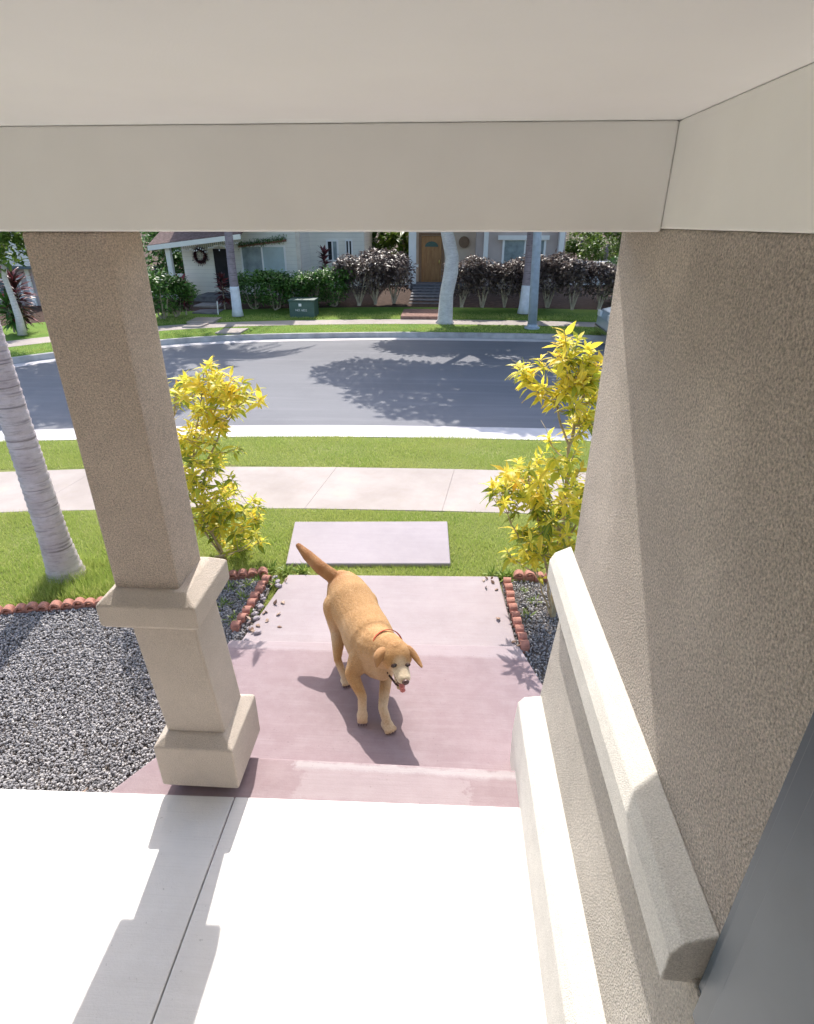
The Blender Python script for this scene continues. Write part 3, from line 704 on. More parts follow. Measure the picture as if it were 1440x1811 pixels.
def TP(px, py, Y): return tuple(A(px, py, Y))
YT = 20.2
tb = W(787, 572, -.345)
top = TP(790, 411, YT)
tree('pale leaning tree trunk standing on the far verge in front of the wooden door', tuple(tb),
     [tuple(tb), tuple(Vector(tb)+Vector((.0, 0, .12))), TP(790, 520, YT), TP(798, 480, YT), TP(800, 455, YT), TP(791, 411, YT), (.15, 20.3, 3.6), (.5, 20.2, 5)], [.33, .25, .22, .23, .21, .2, .19, .15],
     [(1.3, 19.6, 6.6, 2, 2.8, 2.4, 1.6), (-.9, 18.8, 6.3, 1.6, 2.2, 2.2, 1.3), (3.8, 19.4, 6.2, 1.8, 2.2, 2.2, 1.4), (2.0, 17.2, 5.6, 1.6, 2.6, 2.0, 1.1), (-2.6, 20.4, 6.5, .8, 1.6, 1.4, .9), (3.6, 16.2, 6.0, 1.8, 2.4, 2.0, 1.2), (5.6, 18.0, 5.6, 1.6, 2.2, 2.2, 1.2), (1.2, 16.2, 5.6, 1.3, 1.9, 1.4, .9), (3.2, 16.0, 5.4, 1.5, 2.4, 1.4, .9), (5.4, 16.0, 5.4, 1.2, 2.0, 1.8, 1.0), (4.5, 21.4, 5.0, 1.4, 2.6, 1.4, 1.0), (1.0, 21.6, 4.1, 1.8, 2.8, 1.2, .9), (1.5, 22.9, 4.4, 1.6, 2.8, 1.2, .9), (-1.2, 22.2, 4.8, 1.0, 1.6, 1.2, .9), (4.6, 23.2, 4.2, 1.2, 2.2, 1.2, .8)],
     50000, .25, limbs=[([(.15, 20.3, 3.6), (-.9, 19.6, 5), (-2.0, 20, 6.3)], [.12, .09, .04]), ([(.3, 20.3, 4.2), (1.9, 19.3, 5.3), (3.8, 19.5, 6.2)], [.12, .09, .04]), ([(.4, 20.2, 4.6), (1.6, 18.4, 5), (2.4, 17.4, 5.4)], [.1, .07, .03])])
def white_palm(label, bx, by, tx_, Y, zb, r0, L=2.3):
    b = W(bx, by, zb); Y = b.y; m = A((bx*.35+tx_*.65), 470, Y); tp = A(tx_, 411, Y); top = Vector(tp)+(Vector(tp)-Vector(m)).normalized()*3.0
    t = thing('palm_tree', label, 'palm tree', tuple(b), None)
    pts = [tuple(b), tuple(b+Vector((0, 0, .25))), tuple(Vector(b).lerp(m, .55)), tuple(m), tuple(tp), tuple(top)]
    ringed_trunk(pts, [r0*1.35, r0*1.08, r0*1.0, r0*.92, r0*.88, r0*.75], 'trunk', M_dkbark, t, .09, .02)
    # whitewashed foot of the trunk, a painted sleeve
    p3 = Vector(b).lerp(m, .60); mb = MB(); mb.tube([tuple(Vector(b)+Vector((0, 0, .0))), tuple(b+Vector((0, 0, .25))), tuple(Vector(b).lerp(m, .55)), tuple(p3)], [r0*1.38, r0*1.12, r0*1.04, r0*1.02], 18)
    mb.build('painted_foot', M_whitewash, t, smooth=True)
    pos = []; dr = []; ln = []; dp = []; rn = []
    for k in range(15): frond(None, None, top, k*2.4, random.uniform(.0, 1.1), L*random.uniform(.85, 1.1), pos, dr, ln, dp, rn)
    link('crown', leaves_mesh('crown', np.array([tuple(p) for p in pos]), np.array([tuple(d) for d in dr]), np.array(ln), .14, np.array(dp), np.array(rn), 1), M_tleaf, t)
M_whitewash = flat('whitewash', (.72, .75, .84), .85, .2, .15, 5)
white_palm('slim palm trunk with whitewashed foot, in front of the cream house', 421, 559, 404, 21, -.27, .15, 2.7)
white_palm('slim palm trunk with whitewashed foot, beside the street lamp pole', 927, 554, 941, 22, -.25, .18)
# lamp post
lb = W(941, 581, -.34)
lp = thing('street_lamp', 'grey metal street lamp pole on the far verge beside a palm trunk', 'street lamp', tuple(lb))
lt = A(951, 411, lb.y); tt = Vector(lb)+(Vector(lt)-Vector(lb))*2.1
MB().tube([tuple(lb+Vector((0, 0, .05))), tuple(lt), tuple(tt)], [.145, .125, .08], 16).build('pole', M_grey, lp, smooth=True)
MB().lathe(tuple(lb), [(.24, -.02), (.24, .05), (.17, .07), (.16, .14)], 20).build('base_plate', M_grey, lp)
MB().tube([tuple(tt), tuple(tt+Vector((0, -.5, .25))), tuple(tt+Vector((0, -1.4, .3)))], [.05, .04, .035], 8).build('arm', M_grey, lp)
MB().ell(tuple(tt+Vector((0, -1.7, .27))), (.16, .35, .09)).build('lamp_head', M_grey, lp, smooth=True)
# small leaning tree far left with hanging foliage
lb2 = W(40, 592, -.28)
tree('slender leaning tree with hanging leaves beside the mauve house, at the far left', tuple(lb2), [tuple(lb2), TP(33, 560, lb2.y), TP(22, 528, lb2.y), TP(8, 490, lb2.y), TP(5, 440, lb2.y)], [.13, .10, .08, .07, .05],
     [tuple(TP(8, 415, lb2.y-.5))+(1, .75, .8, .8), tuple(TP(-60, 420, lb2.y-.4))+(1, 1.3, 1, 1), tuple(TP(30, 395, lb2.y-.4))+(1, .7, .8, .6), (-9.3, 17.0, 5.6, 7, 2.2, 2.2, 1.1), (-9.2, 19.6, 6.2, 7, 2.2, 2.0, 1.1), (-10.6, 15.0, 6.2, 6, 1.8, 1.8, 1.0), (-7.6, 18.6, 7.2, 5, 1.8, 1.8, .9)], 15000, .22,
     limbs=[([TP(5, 440, lb2.y), (-11.6, 15.0, 4.6), (-10.6, 15.4, 6.0)], [.06, .05, .03]), ([TP(5, 440, lb2.y), (-10.6, 16, 4.8), (-9.3, 17.4, 5.6), (-8, 18.4, 6.8)], [.06, .05, .035, .02])])

# ------------------------------------------------------------------ hedges and shrubs across the street
def shrub_proto(kind, w, h, n, lf, mat, stem_h=.25, nst=6):
    st = MB(); 
    for k in range(nst):
        a = 6.28*k/nst+random.uniform(-.5, .5); r = w*random.uniform(.08, .26)
        st.tube([(random.uniform(-.05, .05), random.uniform(-.05, .05), -.05), (r*.5*cos(a), r*.5*sin(a), stem_h), (r*cos(a)*1.5, r*sin(a)*1.2, h*.65)], [.03, .022, .01], 5)
    bl = [(0, 0, stem_h+(h-stem_h)*.5, 3, w*.5, w*.42, (h-stem_h)*.5)]
    for k in range(6):
        a = random.uniform(0, 6.28); bl.append((w*.35*cos(a), w*.28*sin(a), stem_h+(h-stem_h)*random.uniform(.45, .85), 1, w*.24, w*.22, h*.18))
    return st.mesh('stems'), crown_mesh('leaves', bl, n, lf, 1, .5)
def shrub(name, label, loc, pr, mats, sc=1, cat='shrub', group=None, rz=0, szc=None):
    t = thing(name, label, cat, loc, group); t.rotation_euler = (0, 0, rz); t.scale = (sc, sc, szc or sc)
    for nm, me, m in (('stems', pr[0], mats[0]), ('leaves', pr[1], mats[1])):
        o = bpy.data.objects.new(nm, me); COL.objects.link(o); o.parent = t
        if not me.materials: me.materials.append(m)
    return t
def gl(px, py, z=-.18): return W(px, py, z)
GP = [shrub_proto('g', 1.6, 1.35, 2600, .13, M_gleaf, .04) for _ in range(2)]
PP = [shrub_proto('p', 1.65, 1.75, 2900, .15, M_pleaf, .34, 9) for _ in range(3)]
PP2 = [shrub_proto('p2', 1.5, 1.65, 2600, .15, M_pleaf, .34, 8) for _ in range(3)]
ti_ = 0
for i, (px, py, h) in enumerate([(452, 545, 1.0), (488, 546, 1.0), (525, 545, .98), (556, 543, 1.0), (590, 541, 1.08)]):
    shrub('green_hedge_shrub', ['leftmost shrub of the green hedge under the wide window', 'green hedge shrub under the middle of the wide window', 'green hedge shrub behind the utility box, under the window corner', 'green hedge shrub just right of the utility box', 'tallest green hedge shrub, next to the purple shrubs'][i], tuple(gl(px, py)), GP[i % 2], (M_twig2, M_gleaf), h, group='green hedge along the cream house', rz=i*1.3)
for i, (px, py, h) in enumerate([(636, 538, .98), (664, 536, 1.05), (697, 534, 1.05)]):
    shrub('purple_hedge_shrub', ['purple leaved shrub next to the green hedge', 'middle purple leaved shrub left of the steps', 'purple leaved shrub right beside the steps of the tan house'][i], tuple(gl(px, py, -.1)), PP[i % 3], (M_twig2, M_pleaf), h, group='purple shrubs left of the steps', rz=i*1.7, szc=h*1.0)
names7 = ['purple hedge shrub right beside the pale tree trunk', 'second purple hedge shrub right of the pale tree', 'purple hedge shrub below the white post of the tan house', 'purple hedge shrub left of the whitewashed palm', 'purple hedge shrub right of the lamp pole', 'purple hedge shrub below the house corner post', 'rightmost purple hedge shrub beside the stucco wall']
for i, (px, py) in enumerate([(817, 541), (853, 541), (892, 541), (925, 540), (968, 541), (1012, 545), (1060, 545)]):
    shrub('purple_hedge_shrub', names7[i], tuple(gl(px, py, -.1)), PP2[i % 3], (M_twig2, M_pleaf), random.uniform(.93, 1.08), group='purple hedge in front of the tan house', rz=i*1.1)
shrub('green_shrub', 'green bush beside the column, left of the entry walk', tuple(gl(288, 560, -.2)), GP[0], (M_twig2, M_gleaf), 1.15, rz=2)
shrub('green_shrub', 'green bush with upright leaves next to the entry walk', tuple(gl(312, 557, -.2)), GP[1], (M_twig2, M_gleaf), 1.0, rz=1)
shrub('green_shrub', 'light green bush at the right edge beside the stucco wall', tuple(gl(1097, 540, -.2)), GP[0], (M_twig2, M_gleaf), 1.35, rz=1)
def ti_plant(label, px, py, z, h, n=60, mat=M_rleaf, L=.45, w=.16, name='cordyline', col=.6, Yo=None):
    b = W(px, py, z); t = thing(name, label, 'plant', tuple(b)); sb = MB()
    sb.tube([tuple(b), tuple(b+Vector((.03, 0, h*.9)))], [.03, .015], 6)
    k = max(4, n//12); pos = []; dr = []
    for i in range(n):
        a = i*2.4; u = i/n; pos.append(tuple(b+Vector((0, 0, h*(.25+.75*u))))); e = -.3+1.4*u+random.uniform(-.2, .2); dr.append((cos(a)*cos(e), sin(a)*cos(e), sin(e)))
    sb.build('stem', M_twig2, t)
    link('leaves', leaves_mesh('leaves', np.array(pos), np.array(dr), rng.uniform(.7, 1.1, n)*L, w, rng.uniform(.1, .6, n), rng.random(n)), mat, t)
ti_plant('dark red leaved plant beside the palm, right of the entry walk', 398, 547, -.2, 1.1, 80, M_rleaf, .32, .3)
ti_plant('dark spiky plant by the entry walk, right end of the green bush', 330, 557, -.2, 1.1, 80, M_rleaf, .30, .3)
ti_plant('tall dark red spiky plant by the mauve house, at the far left', 48, 585, -.25, 1.5, 130, M_rleaf, .5, .18)
ti_plant('dark green spiky plant in front of the mauve house corner', 26, 588, -.25, .9, 90, M_gleaf, .45, .2)
ti_plant('red leaved plant rising behind the green hedge by the side wall', 577, 520, .0, 1.6, 90, M_rleaf, .35, .3)

# ------------------------------------------------------------------ houses
def Abox(mb, x0, y0, x1, y1, Y, d=.05, dz=0):
    """box whose front face spans two photo corners in the plane at distance Y, going back d metres"""
    a = A(x0, y1, Y); b = A(x1, y0, Y); mb.box((a.x, Y, a.z), (b.x, Y+d, b.z)); return mb
def window(parent, x0, y0, x1, y1, Y, fr=.07, split=(), mat=None, fmat=None, panes=None):
    a = A(x0, y1, Y); b = A(x1, y0, Y); X0, X1, Z0, Z1 = a.x, b.x, a.z, b.z; f = MB()
    f.box((X0, Y-.05, Z0), (X0+fr, Y+.03, Z1)); f.box((X1-fr, Y-.05, Z0), (X1, Y+.03, Z1)); f.box((X0+fr, Y-.05, Z0), (X1-fr, Y+.03, Z0+fr)); f.box((X0+fr, Y-.05, Z1-fr), (X1-fr, Y+.03, Z1))
    for s in split: xm = X0+(X1-X0)*s; f.box((xm-.03, Y-.045, Z0+fr), (xm+.03, Y+.02, Z1-fr))
    w_ = f.build('window', fmat or M_white, parent)
    xs = [X0+fr]+[X0+(X1-X0)*s for s in split]+[X1-fr]
    for i in range(len(xs)-1):
        g = MB().box((xs[i]+(.03 if i else 0), Y-.02, Z0+fr), (xs[i+1]-(.03 if i < len(xs)-2 else 0), Y-.005, Z1-fr)); g.build('pane', (panes[i] if panes else (mat or M_glass)), w_)
    return w_
# tan house (right of centre)
HY = 28.0
th = thing('house', 'tan house with a brown wooden front door and white corner posts', 'house', (2.5, HY+3, 0))
mb = MB(); xL = A(724, 450, HY+.6).x; xR = A(1000, 450, HY).x; xD = A(842, 450, HY).x
mb.box((xL, HY+.9, -.2), (xD, HY+7, 5.6)).build('wall', M_tan, th)                     # recessed entry
MB().box((xD+.002, HY+.25, -.2), (xR, HY+7, 5.6)).build('front_wall', flat('mauve_tan_wall', (.56, .47, .44), .85, .15, .06, 3), th)
MB().box((xD+.002, HY-.02, -.2), (xR+.3, HY+.24, A(800, 528, HY).z)).build('plinth', M_tan, th)
p0 = A(724, 500, HY-.3)
for (x0, x1, y) in ((723, 736, 411), (854, 865, 411), (985, 1000, 411)):
    a = A(x0, 510 if x0 < 800 else 470, HY-.1); b = A(x1, y, HY-.1)
    MB().box((a.x, HY-.1, a.z), (b.x, HY+.2, 3.0)).build('corner_post', M_white, th)
fl = A(730, 515, HY-.35); MB().box((fl.x-.1, HY-.45, -.2), (xD, HY+.88, A(750, 503, HY-.4).z)).build('porch_deck', M_step, th)
dr_ = MB(); a = A(745, 502, HY+.85); b = A(782, 417, HY+.85)
d = dr_.box((a.x, HY+.82, a.z), (b.x, HY+.88, b.z)).build('door', M_wood, th, bevel=.01)
dp_ = MB(); W_ = b.x-a.x; H_ = b.z-a.z
for (u0, v0, u1, v1) in ((.14, .08, .46, .38), (.54, .08, .86, .38), (.14, .44, .46, .70), (.54, .44, .86, .70)): dp_.box((a.x+W_*u0, HY+.805, a.z+H_*v0), (a.x+W_*u1, HY+.818, a.z+H_*v1))
dp_.build('panel', M_wood, d, bevel=.01)
fan = MB(); cxn = a.x+W_*.5; czn = a.z+H_*.78
fan.prism([(cxn+.30*cos(t), czn+.22*sin(t)) for t in [pi*k/10 for k in range(11)]], 0, .02); fan.v = [(x, HY+.80+z, y) for x, y, z in fan.v]; fan.build('fan_window', M_green, d)
MB().ell((b.x-.10, HY+.78, a.z+.95), (.035, .04, .09)).build('handle', flat('brass', (.6, .45, .15), .3, .5, metal=.8), d)
fr = MB(); fr.box((a.x-.12, HY+.80, a.z), (a.x-.01, HY+.87, b.z+.12)); fr.box((b.x+.01, HY+.80, a.z), (b.x+.12, HY+.87, b.z+.12)); fr.box((a.x-.01, HY+.80, b.z+.01), (b.x+.01, HY+.87, b.z+.12)); fr.build('door_frame', flat('brown_trim', (.25, .15, .09), .6), th)
rl = MB(); q = A(738, 470, HY+.8); rl.box((xL, HY+.84, q.z-.06), (a.x-.13, HY+.9, q.z+.06)); rl.build('belt_rail', M_white, th); rl = MB(); rl.box((b.x+.13, HY+.84, q.z-.06), (xD, HY+.9, q.z+.06)); rl.build('belt_rail', M_white, th)
c = A(821, 428, HY+.85); mbv = MB(); mbv.tube([(c.x, HY+.81, c.z), (c.x, HY+.90, c.z)], .24, 24); vn = mbv.build('round_vent', flat('vent_brown', (.22, .14, .09), .8), th)
window(th, 886, 421, 967, 476, HY+.22, .09, (.52,), panes=[M_curtain, M_curtain])
tp_ = MB(); a2 = A(883, 424, HY+.2); b2 = A(970, 418, HY+.2); tp_.box((a2.x-.05, HY+.12, a2.z), (b2.x+.05, HY+.24, b2.z+.04)); tp_.build('window_head', M_white, th)
rf = MB(); rf.extr([(HY-.7, 5.6), (HY+3.5, 7.6), (HY+7.7, 5.6)], xL-.5, xR+.5, 'X').build('roof', M_shingle, th)
# steps up to the door and walk
st = MB(); s0 = A(720, 516, HY-1.0)
sx0, sx1 = W(722, 530, 0).x, W(782, 530, 0).x
stp = thing('entry_steps', 'dark stone steps leading up to the wooden front door', 'steps', ((sx0+sx1)/2, HY-1, -.2))
zd = A(750, 503, HY-.4).z
for k in range(7):
    z1 = zd-.05-(zd+.05+.13)*(k+.5)/7; y1 = HY-.46-.60*k
    MB().box((sx0, y1-.60, -.45), (sx1-.1, y1-.003, z1)).build('step', M_step, stp, bevel=.01)
bw = MB(); bw.box((sx0-.1, 21.0, -.36), (sx1-.1, HY-4.7, -.225)); tag(bw.build('entry_walk', M_brickwalk), kind='structure')
# cream house (left)
ch = thing('house', 'cream sided house with a covered entry and wide white window', 'house', (-7, 27, 0))
WY = 25.6
x0 = A(402, 450, WY).x; x1 = A(526, 450, WY).x; x2 = A(645, 450, WY+2.6).x
MB().box((x0, WY, -.2), (x1, WY+2.598, 6)).build('wall', M_siding, ch)
MB().box((x0-3, WY+2.6, -.2), (x2, WY+8, 6)).build('rear_wall', M_siding, ch)
MB().box((x1-.02, WY-.06, -.2), (x1+.14, WY+.10, 6)).build('corner_board', flat('cream_trim', (.78, .70, .60), .7), ch)
window(ch, 431, 434, 504, 491, WY-.01, .06, (.48,), panes=[M_curtain, flat('pale_blind', (.42, .52, .54), .3, .5, .15, 2)])
window(ch, 579, 424, 598, 462, WY+2.59, .07, (.5,), panes=[M_dark, M_curtain]); window(ch, 612, 424, 623, 459, WY+2.59, .05, (.5,), panes=[M_dark, M_dark])
window(ch, 533, 426, 543, 482, WY+2.58, .04, (), panes=[M_curtain])
# entry recess with porch roof
ex0 = A(322, 450, WY-.6).x; ex1 = A(400, 450, WY-.6).x
MB().box((ex0, WY-.6, -.3), (ex1-.02, WY+2.59, 6)).build('entry_wall', sidingmat('cream_siding_entry', (.84, .81, .72)), ch)
a = A(386, 508, WY-.62); b = A(401, 440, WY-.62); MB().box((a.x, WY-.66, a.z), (b.x, WY-.605, b.z)).build('screen_door', M_dark, ch)
PY = WY-2.2
r0 = A(262, 438, PY); r1 = A(412, 420, PY)
rf = MB(); ra = Vector((r0.x, PY, r0.z)); rb_ = Vector((r1.x+.3, PY, r1.z+.05))
rf.add([ra, rb_, rb_+Vector((0, 2.8, 1.0)), ra+Vector((0, 2.8, 1.0)), ra+Vector((0, 0, .09)), rb_+Vector((0, 0, .09)), rb_+Vector((0, 2.8, 1.1)), ra+Vector((0, 2.8, 1.1))], [(0, 3, 2, 1), (4, 5, 6, 7), (0, 1, 5, 4), (1, 2, 6, 5), (2, 3, 7, 6), (3, 0, 4, 7)])
prf = rf.build('porch_roof', M_shingle, ch)
fs = MB(); fs.add([ra+Vector((0, -.06, -.10)), rb_+Vector((0, -.06, -.10)), rb_+Vector((0, -.005, -.10)), ra+Vector((0, -.005, -.10)), ra+Vector((0, -.06, .07)), rb_+Vector((0, -.06, .07)), rb_+Vector((0, -.005, .07)), ra+Vector((0, -.005, .07))], [(0, 3, 2, 1), (4, 5, 6, 7), (0, 1, 5, 4), (1, 2, 6, 5), (2, 3, 7, 6), (3, 0, 4, 7)]); fs.build('fascia', M_white, prf)
a = A(303, 510, PY+.2); b = A(312, 440, PY+.2); MB().box((a.x, PY+.2, -.2), (a.x+.18, PY+.38, b.z+.15)).build('porch_post', M_white, ch)
a = A(262, 500, PY+.9); b = A(322, 484, PY+.9); MB().box((a.x, PY+.9, -.2), (b.x, PY+1.0, b.z)).build('porch_rail', M_white, ch)
# icicle lights hang below the fascia
il = thing('icicle_lights', 'string of small hanging lights under the cream porch roof', 'lights', tuple(ra))
wi = MB(); lt_ = MB()
for k in range(34):
    s = (k+.5)/34; p = ra.lerp(rb_, .22+.75*s)+Vector((0, -.03, -.10)); L_ = random.choice((.12, .2, .28, .16))
    wi.tube([p, p+Vector((0, 0, -L_))], .006, 4)
    MB().ell(p+Vector((0, 0, -L_)), (.022, .022, .03), 6, 4).build('bulb', M_sign, il)
wi.build('wire', M_green, il)
# wreath
wc = A(354, 452, WY-.66)
wt = thing('wreath', 'round dark evergreen wreath hanging on the cream entry wall', 'wreath', tuple(wc))
n = 500; a_ = rng.uniform(0, 2*pi, n); r_ = .22+rng.normal(0, .05, n)
pos = np.stack([wc.x+r_*np.cos(a_), np.full(n, wc.y-.04)+rng.normal(0, .03, n), wc.z+r_*np.sin(a_)*1.15], 1)
link('foliage', leaves_mesh('foliage', pos, rng.normal(size=(n, 3)), rng.uniform(.06, .12, n), .3, rng.uniform(0, .3, n), rng.random(n), 1), M_rleaf, wt)
rg = MB(); rg.tube([(wc.x+.22*cos(t), wc.y, wc.z+.25*sin(t)) for t in [2*pi*k/20 for k in range(21)]], .05, 6); rg.build('ring', M_dark, wt)
# garland over window
g0, g1 = A(422, 432, WY-.05), A(506, 421, WY-.05)
gt = thing('garland', 'dark green garland over the wide window of the cream house', 'garland', tuple(g0))
n = 900; u = rng.random(n); pos = np.array(g0)[None]*(1-u[:, None])+np.array(g1)[None]*u[:, None]+rng.normal(0, 1, (n, 3))*[.03, .04, .06]-np.array([0, .06, .02])
link('foliage', leaves_mesh('foliage', pos, rng.normal(size=(n, 3)), rng.uniform(.05, .12, n), .3, rng.uniform(0, .3, n), rng.random(n), 1), M_gleaf, gt)
MB().tube([g0+Vector((0, -.03, -.08)), g1+Vector((0, -.03, -.08))], .04, 8).build('red_ribbon', M_brick, gt)
M_duskwalk = flat('shade_toned_concrete', (.30, .27, .25), .9, .1, .2, 5)  # concrete tone darkened to stand for the shade at the entry
# entry steps of the cream house
es = thing('entry_steps', 'low concrete steps at the entry of the cream house', 'steps', tuple(W(362, 540, -.1)))
for k, (xa, xb, ya, z) in enumerate([(342, 392, 524, .10), (342, 388, 540, -.10), (340, 384, 552, -.19)]):
    p = W(xa, ya, z); q = W(xb, ya, z); MB().box((p.x, p.y-.02, -.4), (q.x, p.y+(.9 if k else 2.0), z)).build('step', M_duskwalk if k == 1 else M_step, es, bevel=.01)  # dark step colours carry the entry's shade
for k, (xa, xb, ya, yb) in enumerate([(330, 385, 563, 571), (322, 362, 572, 578), (380, 432, 580, 588)]):
    pp = [W(xa, yb, -.3), W(xb-8, yb, -.3), W(xb+8, ya, -.3), W(xa+18, ya, -.3)]
    o = MB().prism([(p.x, p.y) for p in pp], -.4, -.262-.02*k).build('walk_slab', M_walk); tag(o, kind='structure')
pl = W(386, 556, -.24); tag(MB().tube([tuple(pl), tuple(A(384, 533, pl.y))], .022, 8).build('garden_stake', M_sign), 'thin white garden stake beside the entry walk of the cream house', 'stake')
# utility box
ub = W(534, 557, -.22); ux = A(556, 530, ub.y)
ut = thing('utility_box', 'dark green metal utility box with white stickers on the far lawn', 'utility box', tuple(ub))
x_0, x_1 = A(512, 550, ub.y).x, A(556, 550, ub.y).x; zt = A(534, 530, ub.y).z
MB().box((x_0, ub.y, ub.z-.1), (x_1, ub.y+.75, zt-.06)).build('cabinet', M_green, ut, bevel=.015)
MB().box((x_0-.03, ub.y-.03, zt-.058), (x_1+.03, ub.y+.78, zt)).build('lid', M_green, ut, bevel=.02)
s_ = MB(); cx_ = (x_0+x_1)/2-.05
s_.box((cx_-.05, ub.y-.006, zt-.22), (cx_+.05, ub.y-.002, zt-.13)); s_.build('sticker', M_sign, ut)
def text(body, size, loc, mat, parent, name='lettering'):
    cu = bpy.data.curves.new(name, 'FONT'); cu.body = body; cu.size = size; cu.align_x = 'CENTER'; cu.extrude = .001
    tmp = bpy.data.objects.new(name, cu); COL.objects.link(tmp)
    dg = bpy.context.evaluated_depsgraph_get(); me = bpy.data.meshes.new_from_object(tmp.evaluated_get(dg)); bpy.data.objects.remove(tmp)
    me.transform(Matrix.Translation(loc)@Matrix.Rotation(pi/2, 4, 'X')); return link(name, me, mat, parent)
text('NO. 6822', .10, (cx_+.03, ub.y-.005, zt-.38), M_sign, ut)
# neighbour house far left
nh = thing('house', 'mauve house with a blue grey roof at the far left edge', 'house', tuple(A(0, 500, 22)))
NY = 21.5; a = A(-160, 590, NY); b = A(62, 470, NY)
MB().box((a.x, NY, -.4), (b.x, NY+6, A(40, 474, NY).z)).build('wall', M_greywall, nh)
MB().box((A(50, 500, NY).x, NY-.05, -.3), (A(57, 500, NY).x, NY-.002, A(40, 475, NY).z)).build('corner_board', M_white, nh)
window(nh, 2, 492, 36, 528, NY-.01, .07, (.5,), panes=[M_glass, M_curtain])
zr_ = A(40, 474, NY).z
MB().extr([(NY-.5, zr_), (NY-.5, zr_+.10), (NY+3, zr_+1.3), (NY+6.5, zr_)], a.x-.3, b.x+.3, 'X').build('roof', M_roofblue, nh)
# white garden walls and greenery between and behind the houses
fw_ = MB(); a = A(600, 540, 29.5); b = A(726, 466, 29.5); fw_.box((a.x, 29.5, -.2), (b.x, 29.7, A(650, 464, 29.5).z)); tag(fw_.build('garden_wall', M_white), 'white garden wall behind the purple shrubs between the two houses', 'wall')
fw_ = MB(); a = A(1003, 540, 30); b = A(1200, 466, 30); fw_.box((a.x, 30, -.2), (b.x, 30.2, A(1050, 462, 30).z)); tag(fw_.build('garden_wall', M_white), 'white garden wall right of the tan house, behind the purple hedge', 'wall')
def bgtree(label, px, py, Y, r, n, lf, mat=M_tleaf, base=-.1, name='tree'):
    c = A(px, py, Y); bs = (c.x, Y, base)
    bl = [(c.x, Y, c.z, 3, r, r*.8, r*.9)]+[(c.x+r*.7*cos(k*1.3), Y+r*.4*sin(k*2.1), c.z+r*.6*sin(k*1.9), 1, r*.45, r*.4, r*.4) for k in range(6)]
    tree(label, bs, [bs, (c.x, Y, c.z)], [.16, .08], bl, n, lf, M_dkbark, name=name, lm=mat)
bgtree('round light green tree behind the white garden wall, at the right edge', 1075, 432, 33, 1.5, 3800, .2)
bgtree('green tree behind the white wall, nearest the tan house corner', 1030, 425, 35, 1.0, 2200, .2)
bgtree('dense green tree farther behind the right garden wall', 1130, 425, 36, 2.2, 3500, .25)
bgtree('dark green tree behind the porch of the cream house', 275, 470, 29, 2.0, 4000, .28, M_gleaf)
bgtree('tall dark tree behind the mauve house', 30, 420, 31, 2.4, 3500, .3, M_gleaf)
for i, (px, py) in enumerate([(665, 450), (690, 452), (714, 450)]):
    b = A(px, 500, 31.5); t = thing('banana_plant', ['banana plant beside the cream house corner', 'banana plant in the middle of the gap between the houses', 'banana plant next to the white porch post of the tan house'][i], 'plant', (b.x, 31.5, 0), 'banana plants between the houses')
    n = 70; a_ = rng.uniform(0, 2*pi, n); e = rng.uniform(.1, 1.3, n)
    pos = np.stack([np.full(n, b.x)+rng.normal(0, .15, n), np.full(n, 31.5)+rng.normal(0, .15, n), rng.uniform(.9, 2.3, n)], 1)
    link('leaves', leaves_mesh('leaves', pos, np.stack([np.cos(a_)*np.cos(e), np.sin(a_)*np.cos(e), np.sin(e)], 1), rng.uniform(.7, 1.1, n), .2, rng.uniform(.2, .7, n), rng.random(n)), M_tleaf, t)
    MB().tube([(b.x, 31.5, 0), (b.x, 31.5, 2.0)], [.12, .07], 8).build('stem', M_twig2, t)
# parked car, almost hidden by the stucco wall
cb = W(1073, 606, -.5); CYc = 17.3; cx0 = A(1083, 600, CYc).x-.1
car = thing('parked_car', 'silver blue parked car mostly hidden behind the stucco wall', 'car', (cx0+2.1, CYc+.9, -.5))
body = MB(); prof = [(0, .32), (.02, .62), (.12, .82), (.55, .92), (1.05, .95), (1.55, 1.38), (2.1, 1.45), (2.9, 1.40), (3.5, 1.0), (4.1, .9), (4.25, .6), (4.25, .3), (3.9, .22), (.3, .22)]
vs = []
for (x, z) in prof:
    inn = .12 if z > 1.0 else 0
    vs.append((cx0+x, CYc+inn, z-.5))
nn = len(vs); vs += [(x, CYc+1.72-(y-CYc), z) for x, y, z in vs]
body.add(vs, [tuple(range(nn)), tuple(range(2*nn-1, nn-1, -1))]+[(i, nn+i, nn+(i+1) % nn, (i+1) % nn) for i in range(nn)]); body.build('body', M_carpaint, car, bevel=.04)
gw = MB(); gw.add([(cx0+1.2, CYc+.05, .47), (cx0+1.62, CYc+.10, .83), (cx0+2.85, CYc+.10, .85), (cx0+3.3, CYc+.05, .50), (cx0+1.2, CYc+.03, .47), (cx0+1.62, CYc+.09, .83), (cx0+2.85, CYc+.09, .85), (cx0+3.3, CYc+.03, .50)], [(0, 1, 2, 3), (7, 6, 5, 4), (0, 4, 5, 1), (1, 5, 6, 2), (2, 6, 7, 3), (3, 7, 4, 0)]); gw.build('side_window', M_glass, car)
for wx in (.75, 3.45):
    for wy in (0.02, 1.52):
        wh = MB(); wh.tube([(cx0+wx, CYc+wy, -.19), (cx0+wx, CYc+wy+.2, -.19)], .31, 24); w1 = wh.build('wheel', M_rubber, car, bevel=.03)
        MB().tube([(cx0+wx, CYc+wy-.01, -.19), (cx0+wx, CYc+wy+.0, -.19)], .19, 20).build('rim', M_chrome, w1)
for wy in (.12, 1.3): MB().box((cx0-.02, CYc+wy, .15), (cx0+.06, CYc+wy+.3, .32)).build('headlight', M_sign, car, bevel=.02)
